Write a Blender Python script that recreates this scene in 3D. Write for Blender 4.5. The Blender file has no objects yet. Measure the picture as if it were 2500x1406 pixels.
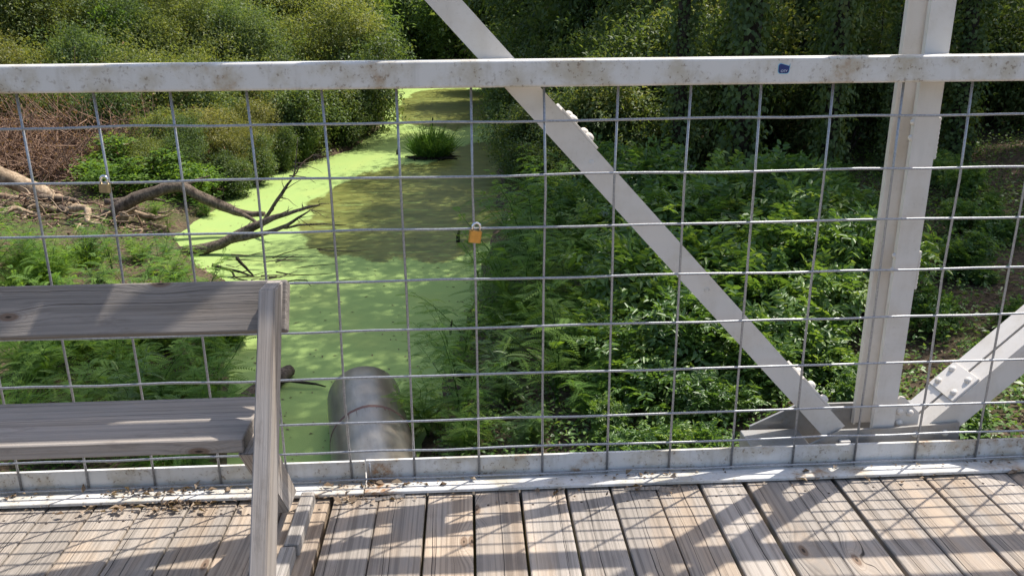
import bpy, bmesh, math
import numpy as np
from mathutils import Matrix, Vector

# ------------------------------------------------------------------ camera, sky, sun, exposure
SC = bpy.context.scene
COL = SC.collection
cam_d = bpy.data.cameras.new('camera')
cam = bpy.data.objects.new('camera', cam_d)
COL.objects.link(cam)
SC.camera = cam
cam_d.sensor_fit = 'HORIZONTAL'
cam_d.sensor_width = 36.0
cam_d.lens = 29.86
cam_d.clip_start = 0.05
cam_d.clip_end = 3000.0


def cam_rot(pitch, yaw, roll):
    cp, sp, cy, sy = math.cos(pitch), math.sin(pitch), math.cos(yaw), math.sin(yaw)
    f = Vector((sy * cp, cy * cp, -sp))
    r = Vector((cy, -sy, 0))
    u = r.cross(f)
    cr, sr = math.cos(roll), math.sin(roll)
    r2 = cr * r + sr * u
    u2 = -sr * r + cr * u
    return Matrix((r2, u2, -f)).transposed()


cam.matrix_world = Matrix.Translation((-0.2162, -2.3928, 1.4324)) @ cam_rot(0.315875, 0.05045, -0.008316).to_4x4()

SUN_DIR = Vector((0.45, 0.335, 1.0)).normalized()        # towards the sun
SUN_EL = math.asin(SUN_DIR.z)
SUN_AZ = math.atan2(SUN_DIR.x, SUN_DIR.y)
world = bpy.data.worlds.new('World')
SC.world = world
world.use_nodes = True
wn = world.node_tree
sky = wn.nodes.new('ShaderNodeTexSky')
sky.sky_type = 'NISHITA'
sky.sun_disc = False
sky.sun_elevation = SUN_EL
sky.sun_rotation = SUN_AZ
sky.altitude = 50
sky.air_density = 1.0
sky.dust_density = 2.6
bg = wn.nodes['Background']
bg.inputs['Strength'].default_value = 0.15
wn.links.new(sky.outputs[0], bg.inputs['Color'])
sun_d = bpy.data.lights.new('sun', 'SUN')
sun_d.energy = 4.3
sun_d.angle = math.radians(0.53)
sun_d.color = (1.0, 0.95, 0.86)
sun = bpy.data.objects.new('sun', sun_d)
COL.objects.link(sun)
sun.rotation_euler = (-SUN_DIR).to_track_quat('-Z', 'Y').to_euler()
SC.view_settings.view_transform = 'Standard'
SC.view_settings.look = 'None'
SC.view_settings.gamma = 1.0
SC.view_settings.use_curve_mapping = False
SC.view_settings.exposure = 0.68
SC.render.engine = 'CYCLES'
SC.cycles.max_bounces = 8
SC.cycles.transparent_max_bounces = 8
SC.cycles.use_denoising = True

RNG = np.random.default_rng(7)
ZW = -4.6                                               # water level, deck is 0


# ------------------------------------------------------------------ helpers
def tag(o, label=None, cat=None, group=None, kind=None):
    if label: o['label'] = label
    if cat: o['category'] = cat
    if group: o['group'] = group
    if kind: o['kind'] = kind
    return o


def empty(name, loc=(0, 0, 0), rz=0.0):
    o = bpy.data.objects.new(name, None)
    COL.objects.link(o)
    o.location = loc
    o.rotation_euler = (0, 0, rz)
    o.empty_display_size = 0.2
    return o


def link(name, me, parent=None, loc=None):
    o = bpy.data.objects.new(name, me)
    COL.objects.link(o)
    if parent is not None: o.parent = parent
    if loc is not None: o.location = loc
    return o


class MB:
    """collects verts and faces for one mesh"""
    def __init__(self):
        self.v, self.f, self.s = [], [], []

    def add(self, verts, faces, smooth=False):
        n = len(self.v)
        self.v += [tuple(p) for p in verts]
        self.f += [tuple(i + n for i in f) for f in faces]
        self.s += [smooth] * len(faces)
        return self

    def box(self, x0, x1, y0, y1, z0, z1, b=0.0):
        """axis aligned box with bevelled long edges"""
        if b <= 0:
            v = [(x, y, z) for x in (x0, x1) for y in (y0, y1) for z in (z0, z1)]
            return self.add(v, [(0, 1, 3, 2), (4, 6, 7, 5), (0, 4, 5, 1), (2, 3, 7, 6), (0, 2, 6, 4), (1, 5, 7, 3)])
        M = Matrix.Translation(((x0 + x1) / 2, (y0 + y1) / 2, (z0 + z1) / 2))
        return self.bbox(M, (x1 - x0) / 2, (y1 - y0) / 2, (z1 - z0) / 2, b)

    def bbox(self, M, hx, hy, hz, b):
        """fully chamfered box in frame M"""
        v, idx = [], {}
        for sx in (-1, 1):
            for sy in (-1, 1):
                for sz in (-1, 1):
                    for ax in range(3):
                        p = [sx * (hx - b), sy * (hy - b), sz * (hz - b)]
                        p[ax] = (sx * hx, sy * hy, sz * hz)[ax]
                        idx[sx, sy, sz, ax] = len(v)
                        v.append(M @ Vector(p))
        f = []
        for ax in range(3):
            o1, o2 = (ax + 1) % 3, (ax + 2) % 3
            for s in (-1, 1):
                q = []
                for a, c in ((-1, -1), (1, -1), (1, 1), (-1, 1)):
                    k = [0, 0, 0]; k[ax] = s; k[o1] = a; k[o2] = c
                    q.append(idx[(*k, ax)])
                f.append(tuple(q if s > 0 else q[::-1]))
            for a in (-1, 1):                            # edges parallel to ax
                for c in (-1, 1):
                    k0 = [0, 0, 0]; k1 = [0, 0, 0]
                    k0[ax], k1[ax] = -1, 1
                    k0[o1] = k1[o1] = a; k0[o2] = k1[o2] = c
                    q = [idx[(*k0, o1)], idx[(*k1, o1)], idx[(*k1, o2)], idx[(*k0, o2)]]
                    f.append(tuple(q if a * c < 0 else q[::-1]))
        for sx in (-1, 1):
            for sy in (-1, 1):
                for sz in (-1, 1):
                    q = [idx[sx, sy, sz, a] for a in range(3)]
                    f.append(tuple(q if sx * sy * sz > 0 else q[::-1]))
        return self.add(v, f)

    def prism(self, prof, M, h):
        """profile polygon (x,y) extruded h along z of frame M"""
        n = len(prof)
        v = [M @ Vector((p[0], p[1], 0)) for p in prof] + [M @ Vector((p[0], p[1], h)) for p in prof]
        f = [tuple(range(n))[::-1], tuple(range(n, 2 * n))]
        f += [(i, (i + 1) % n, n + (i + 1) % n, n + i) for i in range(n)]
        return self.add(v, f)

    def tube(self, pts, rad, n=8, cap=True, wob=0.0):
        pts = [Vector(p) for p in pts]
        if not hasattr(rad, '__len__'): rad = [rad] * len(pts)
        v, f = [], []
        t0 = (pts[1] - pts[0]).normalized()
        up = Vector((0, 0, 1)) if abs(t0.z) < 0.9 else Vector((1, 0, 0))
        a = t0.cross(up).normalized()
        for i, p in enumerate(pts):
            t = (pts[min(i + 1, len(pts) - 1)] - pts[max(i - 1, 0)]).normalized()
            a = (a - t * a.dot(t)).normalized()
            b = t.cross(a)
            for k in range(n):
                w = 2 * math.pi * k / n
                r = rad[i] * (1 + wob * (RNG.random() - 0.5) * 2)
                v.append(p + (a * math.cos(w) + b * math.sin(w)) * r)
        for i in range(len(pts) - 1):
            for k in range(n):
                f.append((i * n + k, i * n + (k + 1) % n, (i + 1) * n + (k + 1) % n, (i + 1) * n + k))
        self.add(v, f, True)
        if cap:
            m = len(self.v) - len(v)
            self.f += [tuple(m + k for k in range(n))[::-1], tuple(m + (len(pts) - 1) * n + k for k in range(n))]
            self.s += [False, False]
        return self

    def dome(self, c, nrm, r, h, n=10):
        nrm = Vector(nrm).normalized()
        a = nrm.orthogonal().normalized(); b = nrm.cross(a)
        c = Vector(c)
        rings = [(1.0, 0.0), (0.93, 0.45), (0.62, 0.82)]
        v, f = [], []
        for rr, hh in rings:
            for k in range(n):
                w = 2 * math.pi * k / n
                v.append(c + (a * math.cos(w) + b * math.sin(w)) * r * rr + nrm * h * hh)
        v.append(c + nrm * h)
        for j in range(2):
            for k in range(n):
                f.append((j * n + k, j * n + (k + 1) % n, (j + 1) * n + (k + 1) % n, (j + 1) * n + k))
        for k in range(n): f.append((2 * n + k, 2 * n + (k + 1) % n, 3 * n))
        return self.add(v, f, True)

    def mesh(self, name, mat=None):
        me = bpy.data.meshes.new(name)
        me.from_pydata([tuple(p) for p in self.v], [], self.f)
        me.polygons.foreach_set('use_smooth', self.s)
        if mat: me.materials.append(mat)
        me.update()
        return me

    def build(self, name, mat, parent=None, loc=None):
        return link(name, self.mesh(name, mat), parent, loc)


def np_mesh(name, V, F, mat, tint=None, smooth=False):
    """V (n,3), F (m,4) quads"""
    me = bpy.data.meshes.new(name)
    me.vertices.add(len(V)); me.vertices.foreach_set('co', np.ascontiguousarray(V, dtype=np.float32).ravel())
    k = F.shape[1]
    me.loops.add(F.size); me.loops.foreach_set('vertex_index', np.ascontiguousarray(F, dtype=np.int32).ravel())
    me.polygons.add(len(F)); me.polygons.foreach_set('loop_start', np.arange(0, F.size, k, dtype=np.int32))
    if smooth: me.polygons.foreach_set('use_smooth', np.ones(len(F), dtype=bool))
    me.update(calc_edges=True)
    if tint is not None:
        at = me.attributes.new('tint', 'FLOAT', 'POINT')
        at.data.foreach_set('value', np.ascontiguousarray(tint, dtype=np.float32))
    me.materials.append(mat)
    return me


# ------------------------------------------------------------------ materials
class NT:
    def __init__(self, name):
        self.m = bpy.data.materials.new(name)
        self.m.use_nodes = True
        self.t = self.m.node_tree
        self.b = self.t.nodes['Principled BSDF']
        self.out = self.t.nodes['Material Output']

    def n(self, typ, **kw):
        nd = self.t.nodes.new('ShaderNode' + typ)
        for k, v in kw.items():
            if k == 'inp':
                for i, x in v.items(): self.set(nd, i, x)
            else: setattr(nd, k, v)
        return nd

    def set(self, nd, i, x):
        if isinstance(x, bpy.types.NodeSocket): self.t.links.new(x, nd.inputs[i])
        else: nd.inputs[i].default_value = x

    def math(self, op, a, b=None, c=None, clamp=False):
        nd = self.n('Math', operation=op, use_clamp=clamp)
        self.set(nd, 0, a)
        if b is not None: self.set(nd, 1, b)
        if c is not None: self.set(nd, 2, c)
        return nd.outputs[0]

    def noise(self, vec, scale, detail=4, rough=0.55, dist=0.0):
        nd = self.n('TexNoise', inp={'Scale': scale, 'Detail': detail, 'Roughness': rough, 'Distortion': dist})
        if vec is not None: self.t.links.new(vec, nd.inputs['Vector'])
        return nd.outputs[0]

    def ramp(self, fac, stops, interp='LINEAR'):
        nd = self.n('ValToRGB')
        r = nd.color_ramp
        r.interpolation = interp
        while len(r.elements) < len(stops): r.elements.new(0.5)
        for e, (p, c) in zip(r.elements, stops):
            e.position = p
            e.color = (*c, 1) if len(c) == 3 else c
        self.t.links.new(fac, nd.inputs[0])
        return nd.outputs[0]

    def step(self, fac, lo, hi):
        nd = self.n('MapRange', interpolation_type='SMOOTHSTEP')
        self.set(nd, 0, fac); self.set(nd, 1, lo); self.set(nd, 2, hi)
        return nd.outputs[0]

    def mix(self, fac, a, b, mode='MIX'):
        nd = self.n('Mix', data_type='RGBA', blend_type=mode)
        self.set(nd, 0, fac)
        for i, x in ((6, a), (7, b)):
            if isinstance(x, bpy.types.NodeSocket): self.t.links.new(x, nd.inputs[i])
            else: nd.inputs[i].default_value = (*x, 1)
        return nd.outputs[2]

    def vscale(self, vec, s):
        nd = self.n('VectorMath', operation='MULTIPLY')
        self.t.links.new(vec, nd.inputs[0]); nd.inputs[1].default_value = s
        return nd.outputs[0]

    def vadd(self, a, b):
        nd = self.n('VectorMath', operation='ADD')
        self.t.links.new(a, nd.inputs[0]); self.t.links.new(b, nd.inputs[1])
        return nd.outputs[0]

    def bump(self, h, strength=0.3, dist=0.01):
        nd = self.n('Bump', inp={'Strength': strength, 'Distance': dist})
        self.t.links.new(h, nd.inputs['Height'])
        self.t.links.new(nd.outputs[0], self.b.inputs['Normal'])

    def base(self, c, rough=0.6, metal=0.0, spec=0.5):
        if isinstance(c, bpy.types.NodeSocket): self.t.links.new(c, self.b.inputs['Base Color'])
        else: self.b.inputs['Base Color'].default_value = (*c, 1)
        self.set(self.b, 'Roughness', rough)
        self.b.inputs['Metallic'].default_value = metal
        self.b.inputs['Specular IOR Level'].default_value = spec
        return self.m


def wood_mat(name, light, dark, grain_axis, knots=True, crack=0.5, grey=None, lines=1.0, kw=0.03, ksel=0.62):
    """weathered timber, grain along an object axis ('x' or 'y')"""
    t = NT(name)
    co = t.n('TexCoord').outputs['Object']
    inf = t.n('ObjectInfo')
    rnd = inf.outputs['Random']
    off = t.n('CombineXYZ')
    for i, k in enumerate((37.0, 61.0, 17.0)):
        t.t.links.new(t.math('MULTIPLY', rnd, k), off.inputs[i])
    if grain_axis == 'x':
        s = t.n('SeparateXYZ'); t.t.links.new(co, s.inputs[0])
        c = t.n('CombineXYZ')
        t.t.links.new(t.math('ADD', s.outputs[1], s.outputs[2]), c.inputs[0]); t.t.links.new(s.outputs[0], c.inputs[1]); t.t.links.new(t.math('SUBTRACT', s.outputs[2], s.outputs[1]), c.inputs[2])
        co = c.outputs[0]
    v = t.vadd(co, off.outputs[0])
    sx = t.n('SeparateXYZ'); t.t.links.new(v, sx.inputs[0])
    so = t.n('SeparateXYZ'); t.t.links.new(co, so.inputs[0])
    # sparse knots; the grain swells round them
    vor = t.n('TexVoronoi', voronoi_dimensions='2D', inp={'Scale': 1.0, 'Randomness': 0.95})
    t.t.links.new(t.vscale(v, (6.5, 2.6, 0.0)), vor.inputs['Vector'])
    kd = vor.outputs['Distance']
    sel = t.math('GREATER_THAN', vor.outputs['Color'], ksel if knots else 2.0)
    near = t.math('MULTIPLY', t.step(kd, 0.34, 0.02), sel)
    warp = t.math('ADD', t.math('MULTIPLY', t.noise(t.vscale(v, (3, 0.55, 3)), 1.0, 2), 0.045), t.math('MULTIPLY', near, kw))
    gx_ = t.math('ADD', sx.outputs[0], warp)
    gv = t.n('CombineXYZ'); t.t.links.new(gx_, gv.inputs[0]); t.t.links.new(sx.outputs[1], gv.inputs[1]); t.t.links.new(sx.outputs[2], gv.inputs[2])
    g = gv.outputs[0]
    late = t.step(t.noise(t.vscale(g, (125, 0.30, 40)), 1.0, 2, 0.5), 0.44, 0.62)       # latewood lines
    fine = t.noise(t.vscale(g, (520, 6, 300)), 1.0, 3, 0.65)
    mid = t.noise(t.vscale(g, (38, 1.3, 38)), 1.0, 4, 0.65)
    big = t.noise(t.vscale(v, (7, 1.6, 7)), 1.0, 4, 0.6)
    h = t.math('ADD', t.math('MULTIPLY', late, -0.28 * lines), t.math('ADD', t.math('MULTIPLY', fine, 0.55), t.math('MULTIPLY', mid, 0.75)))
    c = t.mix(t.step(h, 0.12, 0.88), dark, light)
    if grey:
        c = t.mix(t.step(t.math('ADD', big, t.math('MULTIPLY', rnd, 0.16)), 0.40, 0.64), c, t.mix(t.step(h, 0.10, 0.85), tuple(x * 0.5 for x in grey), grey))
    tintv = t.math('MULTIPLY_ADD', t.math('FRACT', t.math('MULTIPLY', rnd, 7.31)), 0.36, 0.80)
    tv = t.n('CombineColor')
    for i in range(3): t.t.links.new(tintv, tv.inputs[i])
    c = t.mix(1.0, c, tv.outputs[0], 'MULTIPLY')
    stain = t.noise(t.vscale(v, (16, 6, 16)), 1.0, 5, 0.7)
    c = t.mix(t.math('MULTIPLY', t.step(stain, 0.54, 0.72), 0.38), c, tuple(x * 0.6 for x in dark))
    # long drying checks, wandering with the grain
    crk = None
    for k, (m1, wd) in enumerate(((3.7, 0.0009), (11.3, 0.0006))):
        cx_ = t.math('MULTIPLY', t.math('SUBTRACT', t.math('FRACT', t.math('MULTIPLY', rnd, m1 * 3.1)), 0.5), 0.105)
        wander = t.math('MULTIPLY', t.math('SUBTRACT', t.noise(t.vscale(v, (0.0, 2.2 + k, 0.0)), 1.0, 4, 0.6), 0.5), 0.022)
        dd = t.math('ABSOLUTE', t.math('SUBTRACT', t.math('ADD', so.outputs[0], warp), t.math('ADD', cx_, t.math('ADD', wander, 0.022))))
        wv = t.math('MULTIPLY', t.step(t.noise(t.vscale(v, (0.0, 1.5 + 0.7 * k, 0.0)), 1.0, 3), 0.38, 0.58), wd * 2.2)
        one = t.step(dd, t.math('ADD', wv, 0.0002), t.math('MULTIPLY', wv, 0.35))
        crk = one if crk is None else t.math('MAXIMUM', crk, one)
    crk = t.math('MULTIPLY', crk, crack)
    c = t.mix(crk, c, (0.016, 0.012, 0.010))
    if knots:
        halo = t.math('MULTIPLY', t.step(kd, 0.20, 0.09), sel)
        c = t.mix(t.math('MULTIPLY', halo, 0.35), c, light)
        ringk = t.math('MULTIPLY', t.step(t.math('SINE', t.math('MULTIPLY', kd, 170.0)), 0.2, 0.9), t.math('MULTIPLY', halo, 0.35))
        c = t.mix(ringk, c, dark)
        kn = t.math('MULTIPLY', t.step(t.math('ADD', kd, t.math('MULTIPLY', fine, 0.02)), 0.095, 0.065), sel)
        c = t.mix(t.math('MULTIPLY', kn, 0.72), c, (0.13, 0.075, 0.045))
        core = t.math('MULTIPLY', t.step(t.math('ADD', kd, t.math('MULTIPLY', mid, 0.05)), 0.055, 0.035), sel)
        c = t.mix(t.math('MULTIPLY', core, 0.85), c, (0.02, 0.014, 0.010))
    t.bump(t.math('SUBTRACT', h, t.math('MULTIPLY', crk, 2.0)), 0.5, 0.004)
    return t.base(c, 0.85, spec=0.25)


def paint_mat(name, col, rust=0.5, dirt=0.5, speck=0.5, rough=0.45, metal=0.0):
    t = NT(name)
    co = t.n('TexCoord').outputs['Object']
    inf = t.n('ObjectInfo')
    off = t.n('CombineXYZ')
    for i, k in enumerate((13.0, 7.0, 23.0)): t.t.links.new(t.math('MULTIPLY', inf.outputs['Random'], k), off.inputs[i])
    v = t.vadd(co, off.outputs[0])
    n1 = t.noise(v, 7.0, 5, 0.65)
    n2 = t.noise(v, 85.0, 4, 0.65)
    n3 = t.noise(v, 2.4, 4, 0.6)
    n4 = t.noise(t.vscale(v, (30, 30, 4)), 1.0, 3, 0.6)
    c = t.mix(t.math('MULTIPLY', t.step(n1, 0.42, 0.66), dirt), col, (col[0] * 0.72, col[1] * 0.66, col[2] * 0.54))
    c = t.mix(t.math('MULTIPLY', t.step(n4, 0.52, 0.72), 0.30 * dirt), c, (0.30, 0.27, 0.23))
    sp = t.math('MULTIPLY', t.step(n2, 0.575, 0.645), t.step(n1, 0.36, 0.60))
    c = t.mix(t.math('MULTIPLY', sp, speck), c, (0.17, 0.12, 0.08))
    rs = t.math('MULTIPLY', t.step(t.math('ADD', t.math('MULTIPLY', n1, 0.5), t.math('MULTIPLY', n3, 0.5)), 0.535, 0.64),
                t.step(t.noise(v, 60, 4, 0.7), 0.38, 0.58))
    c = t.mix(t.math('MULTIPLY', rs, rust), c, (0.27, 0.12, 0.035))
    t.bump(t.math('ADD', t.math('MULTIPLY', n2, 0.4), n1), 0.12, 0.004)
    return t.base(c, rough, metal, 0.5)


def leaf_mat(name, cols, trans=0.45, rough=0.5, gloss=0.25):
    t = NT(name)
    at = t.n('Attribute', attribute_name='tint').outputs['Fac']
    inf = t.n('ObjectInfo').outputs['Random']
    fac = t.math('ADD', t.math('MULTIPLY', at, 0.78), t.math('MULTIPLY', inf, 0.22))
    c = t.ramp(fac, [(i / (len(cols) - 1), k) for i, k in enumerate(cols)])
    t.base(c, rough, 0.0, gloss)
    tr = t.n('BsdfTranslucent')
    warm = t.mix(1.0, c, (1.55, 1.45, 0.55), 'MULTIPLY')
    t.t.links.new(warm, tr.inputs['Color'])
    mx = t.n('MixShader'); mx.inputs[0].default_value = trans
    t.t.links.new(t.b.outputs[0], mx.inputs[1]); t.t.links.new(tr.outputs[0], mx.inputs[2])
    t.t.links.new(mx.outputs[0], t.out.inputs['Surface'])
    return t.m


def bark_mat(name, a, b, scale=6.0):
    t = NT(name)
    co = t.n('TexCoord').outputs['Object']
    n1 = t.noise(t.vscale(co, (scale * 3, scale * 3, scale)), 1.0, 5, 0.7)
    n2 = t.noise(co, scale * 0.5, 3)
    c = t.mix(t.step(n1, 0.32, 0.68), a, b)
    c = t.mix(t.step(n2, 0.5, 0.75), c, tuple(x * 0.6 for x in a))
    t.bump(n1, 0.8, 0.03)
    return t.base(c, 0.9, spec=0.15)


def plain(name, col, rough=0.6, metal=0.0, nscale=40.0, var=0.25):
    t = NT(name)
    co = t.n('TexCoord').outputs['Object']
    n = t.noise(co, nscale, 4, 0.6)
    c = t.mix(t.step(n, 0.3, 0.7), tuple(x * (1 - var) for x in col), col)
    t.bump(n, 0.15, 0.003)
    return t.base(c, rough, metal)


M = {}
M['plank'] = wood_mat('deck_timber', (0.46, 0.360, 0.268), (0.225, 0.173, 0.130), 'y', crack=0.9, grey=(0.37, 0.325, 0.282))
M['bench'] = wood_mat('bench_timber', (0.315, 0.268, 0.225), (0.155, 0.127, 0.103), 'x', crack=0.7, grey=(0.30, 0.265, 0.235), lines=0.7, kw=0.016, ksel=0.72)
M['bench_leg'] = wood_mat('bench_leg_timber', (0.36, 0.308, 0.26), (0.175, 0.143, 0.117), 'y', knots=False, crack=0.7, grey=(0.38, 0.342, 0.312), lines=0.5)
M['runner'] = wood_mat('runner_timber', (0.54, 0.45, 0.36), (0.26, 0.20, 0.15), 'y', knots=False, grey=(0.44, 0.40, 0.36))
M['rail'] = paint_mat('rail_paint', (0.59, 0.572, 0.545), rust=0.5, dirt=0.9, speck=0.7)
M['angle'] = paint_mat('angle_paint', (0.58, 0.57, 0.555), rust=0.85, dirt=0.85, speck=0.8)
M['truss'] = paint_mat('truss_paint', (0.60, 0.562, 0.518), rust=0.0, dirt=0.30, speck=0.12, rough=0.40)
M['gusset'] = paint_mat('aluminium_paint', (0.32, 0.31, 0.30), rust=0.0, dirt=0.4, speck=0.3, rough=0.4, metal=0.3)
M['galv'] = plain('galvanised_wire', (0.38, 0.385, 0.40), 0.38, 0.6, 160, 0.35)
M['brass'] = plain('brass', (0.62, 0.33, 0.08), 0.35, 0.75, 60, 0.2)
M['brass_pale'] = plain('pale_brass', (0.42, 0.33, 0.19), 0.35, 0.75, 60, 0.2)
M['chrome'] = plain('shackle_steel', (0.72, 0.73, 0.75), 0.2, 1.0, 60, 0.1)
M['sticker_blue'] = plain('sticker_blue', (0.012, 0.03, 0.16), 0.4, 0, 120, 0.3)
M['sticker_edge'] = plain('sticker_edge', (0.22, 0.50, 0.66), 0.4, 0, 120, 0.1)
M['sticker_white'] = plain('sticker_white', (0.75, 0.78, 0.85), 0.4, 0, 120, 0.1)
M['dark_steel'] = plain('dark_steel', (0.09, 0.075, 0.06), 0.8, 0.2, 30, 0.4)
M['nail'] = plain('nail_iron', (0.05, 0.035, 0.028), 0.7, 0.3)
M['bark'] = bark_mat('bark', (0.026, 0.021, 0.016), (0.065, 0.052, 0.04))
M['driftbark'] = bark_mat('drift_bark', (0.065, 0.048, 0.036), (0.20, 0.155, 0.118), 7.0)
M['drift'] = bark_mat('drift_wood', (0.20, 0.14, 0.09), (0.46, 0.35, 0.24), 4.0)
M['drytwig'] = bark_mat('dry_twig', (0.14, 0.085, 0.06), (0.32, 0.21, 0.15), 8.0)
M['greytwig'] = bark_mat('grey_twig', (0.22, 0.19, 0.16), (0.42, 0.38, 0.33), 8.0)
M['wetwood'] = bark_mat('wet_wood', (0.02, 0.017, 0.012), (0.06, 0.05, 0.035), 8.0)
M['willow'] = leaf_mat('willow_leaf', [(0.058, 0.085, 0.026), (0.120, 0.160, 0.050), (0.190, 0.225, 0.075), (0.29, 0.30, 0.13)], 0.45)
M['ochre'] = leaf_mat('ochre_leaf', [(0.070, 0.080, 0.026), (0.130, 0.148, 0.046), (0.20, 0.205, 0.07), (0.30, 0.275, 0.12)], 0.42)
M['sage'] = leaf_mat('sage_leaf', [(0.040, 0.070, 0.026), (0.080, 0.130, 0.048), (0.125, 0.180, 0.070), (0.20, 0.25, 0.11)], 0.42)
M['farleaf'] = leaf_mat('far_leaf', [(0.045, 0.080, 0.028), (0.095, 0.160, 0.052), (0.15, 0.22, 0.07), (0.22, 0.28, 0.10)])
M['lush'] = leaf_mat('broad_leaf', [(0.050, 0.105, 0.028), (0.098, 0.182, 0.046), (0.155, 0.250, 0.060), (0.27, 0.35, 0.09)], 0.42, 0.40, 0.5)
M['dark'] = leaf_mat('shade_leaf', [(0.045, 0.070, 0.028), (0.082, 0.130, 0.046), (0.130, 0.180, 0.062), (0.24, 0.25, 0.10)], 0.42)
M['feather'] = leaf_mat('feather_leaf', [(0.065, 0.135, 0.028), (0.115, 0.220, 0.045), (0.17, 0.285, 0.06), (0.28, 0.37, 0.09)], 0.5, 0.55, 0.2)
M['lime'] = leaf_mat('lime_leaf', [(0.06, 0.125, 0.026), (0.10, 0.185, 0.036), (0.15, 0.25, 0.05), (0.24, 0.34, 0.075)], 0.5)
M['grass'] = leaf_mat('grass_blade', [(0.045, 0.10, 0.024), (0.08, 0.165, 0.04), (0.12, 0.22, 0.052), (0.19, 0.29, 0.075)], 0.45)
M['brown'] = leaf_mat('dead_leaf', [(0.13, 0.065, 0.035), (0.21, 0.115, 0.065), (0.28, 0.17, 0.10), (0.36, 0.25, 0.16)], 0.25, 0.8, 0.1)
M['litter'] = leaf_mat('litter_leaf', [(0.08, 0.055, 0.04), (0.15, 0.105, 0.07), (0.24, 0.18, 0.13), (0.38, 0.31, 0.25)], 0.1, 0.85, 0.1)
M['flower'] = leaf_mat('white_floret', [(0.6, 0.62, 0.58), (0.8, 0.8, 0.78)], 0.3)


def soil_mat():
    t = NT('leaf_litter_soil')
    co = t.n('TexCoord').outputs['Object']
    n1 = t.noise(co, 0.6, 5, 0.6)
    n2 = t.noise(co, 9.0, 6, 0.75)
    vo = t.n('TexVoronoi', inp={'Scale': 14.0}); t.t.links.new(co, vo.inputs['Vector'])
    c = t.mix(t.step(n2, 0.3, 0.7), (0.045, 0.034, 0.024), (0.16, 0.115, 0.078))
    c = t.mix(t.math('MULTIPLY', t.step(n1, 0.45, 0.65), 0.6), c, (0.055, 0.07, 0.025))
    c = t.mix(t.math('MULTIPLY', t.step(vo.outputs['Distance'], 0.25, 0.05), 0.4), c, (0.24, 0.17, 0.11))
    t.bump(n2, 0.9, 0.06)
    return t.base(c, 0.95, spec=0.1)


def water_mat():
    """still creek, floating duckweed sheet with an open pool"""
    t = NT('duckweed_water')
    co = t.n('TexCoord').outputs['Object']
    s = t.n('SeparateXYZ'); t.t.links.new(co, s.inputs[0])
    wob = t.math('SUBTRACT', t.noise(t.vscale(co, (0.55, 0.28, 1)), 1.0, 5, 0.6), 0.5)
    wob2 = t.math('SUBTRACT', t.noise(t.vscale(co, (2.4, 1.2, 1)), 1.0, 4, 0.65), 0.5)
    def ell(cx, cy, rx, ry):
        dx = t.math('DIVIDE', t.math('SUBTRACT', s.outputs[0], cx), rx)
        dy = t.math('DIVIDE', t.math('SUBTRACT', s.outputs[1], cy), ry)
        return t.math('ADD', t.math('MULTIPLY', dx, dx), t.math('MULTIPLY', dy, dy))
    d = t.math('MINIMUM', ell(-2.0, 25.4, 3.5, 7.2), ell(0.3, 31.0, 2.2, 8.0))
    d = t.math('MINIMUM', d, ell(-1.6, 56.0, 3.4, 13.0))
    d = t.math('ADD', d, t.math('ADD', t.math('MULTIPLY', wob, 1.15), t.math('ADD', t.math('MULTIPLY', wob2, 0.22), t.math('MULTIPLY', t.math('SUBTRACT', t.noise(t.vscale(co, (9, 6, 1)), 1.0, 4, 0.7), 0.5), 0.16))))
    weed = t.step(d, 0.90, 1.02)
    # thin streaks of weed on the open pool
    st = t.noise(t.vscale(co, (0.9, 3.4, 1)), 1.0, 6, 0.72, 1.6)
    weed2 = t.math('MAXIMUM', weed, t.math('MULTIPLY', t.step(st, 0.52, 0.64), 0.5))
    speck = t.noise(co, 55.0, 3, 0.7)
    patch = t.noise(t.vscale(co, (0.9, 0.5, 1)), 1.0, 4, 0.55)
    dw = t.mix(t.step(speck, 0.3, 0.7), (0.250, 0.355, 0.112), (0.305, 0.400, 0.135))
    dw = t.mix(t.math('MULTIPLY', t.step(patch, 0.45, 0.7), 0.4), dw, (0.34, 0.40, 0.125))
    lit = t.noise(t.vscale(co, (7, 5, 1)), 1.0, 2, 0.6)
    dw = t.mix(t.math('MULTIPLY', t.step(lit, 0.73, 0.77), 0.7), dw, (0.06, 0.08, 0.03))
    ow = t.mix(t.step(t.noise(t.vscale(co, (1.2, 2.6, 1)), 1.0, 5, 0.6), 0.35, 0.65), (0.098, 0.108, 0.026), (0.155, 0.160, 0.040))
    c = t.mix(weed2, ow, dw)
    t.bump(t.math('MULTIPLY', speck, weed), 0.25, 0.006)
    return t.base(c, t.math('MULTIPLY_ADD', weed2, 0.4, 0.4), spec=0.04)


def pipe_mat():
    t = NT('weathered_steel_pipe')
    co = t.n('TexCoord').outputs['Object']
    s = t.n('SeparateXYZ'); t.t.links.new(co, s.inputs[0])
    n1 = t.noise(t.vscale(co, (4, 4, 0.7)), 1.0, 5, 0.6)
    n2 = t.noise(co, 40, 4, 0.6)
    n3 = t.noise(t.vscale(co, (2, 2, 0.9)), 1.0, 3)
    c = t.mix(t.step(n1, 0.36, 0.66), (0.20, 0.170, 0.135), (0.30, 0.265, 0.22))
    c = t.mix(t.math('MULTIPLY', t.step(n3, 0.50, 0.66), 0.35), c, (0.26, 0.19, 0.14))
    c = t.mix(t.math('MULTIPLY', t.step(n2, 0.64, 0.70), 0.6), c, (0.07, 0.055, 0.045))
    t.bump(n2, 0.15, 0.004)
    return t.base(c, 0.34, 0.45)


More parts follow.
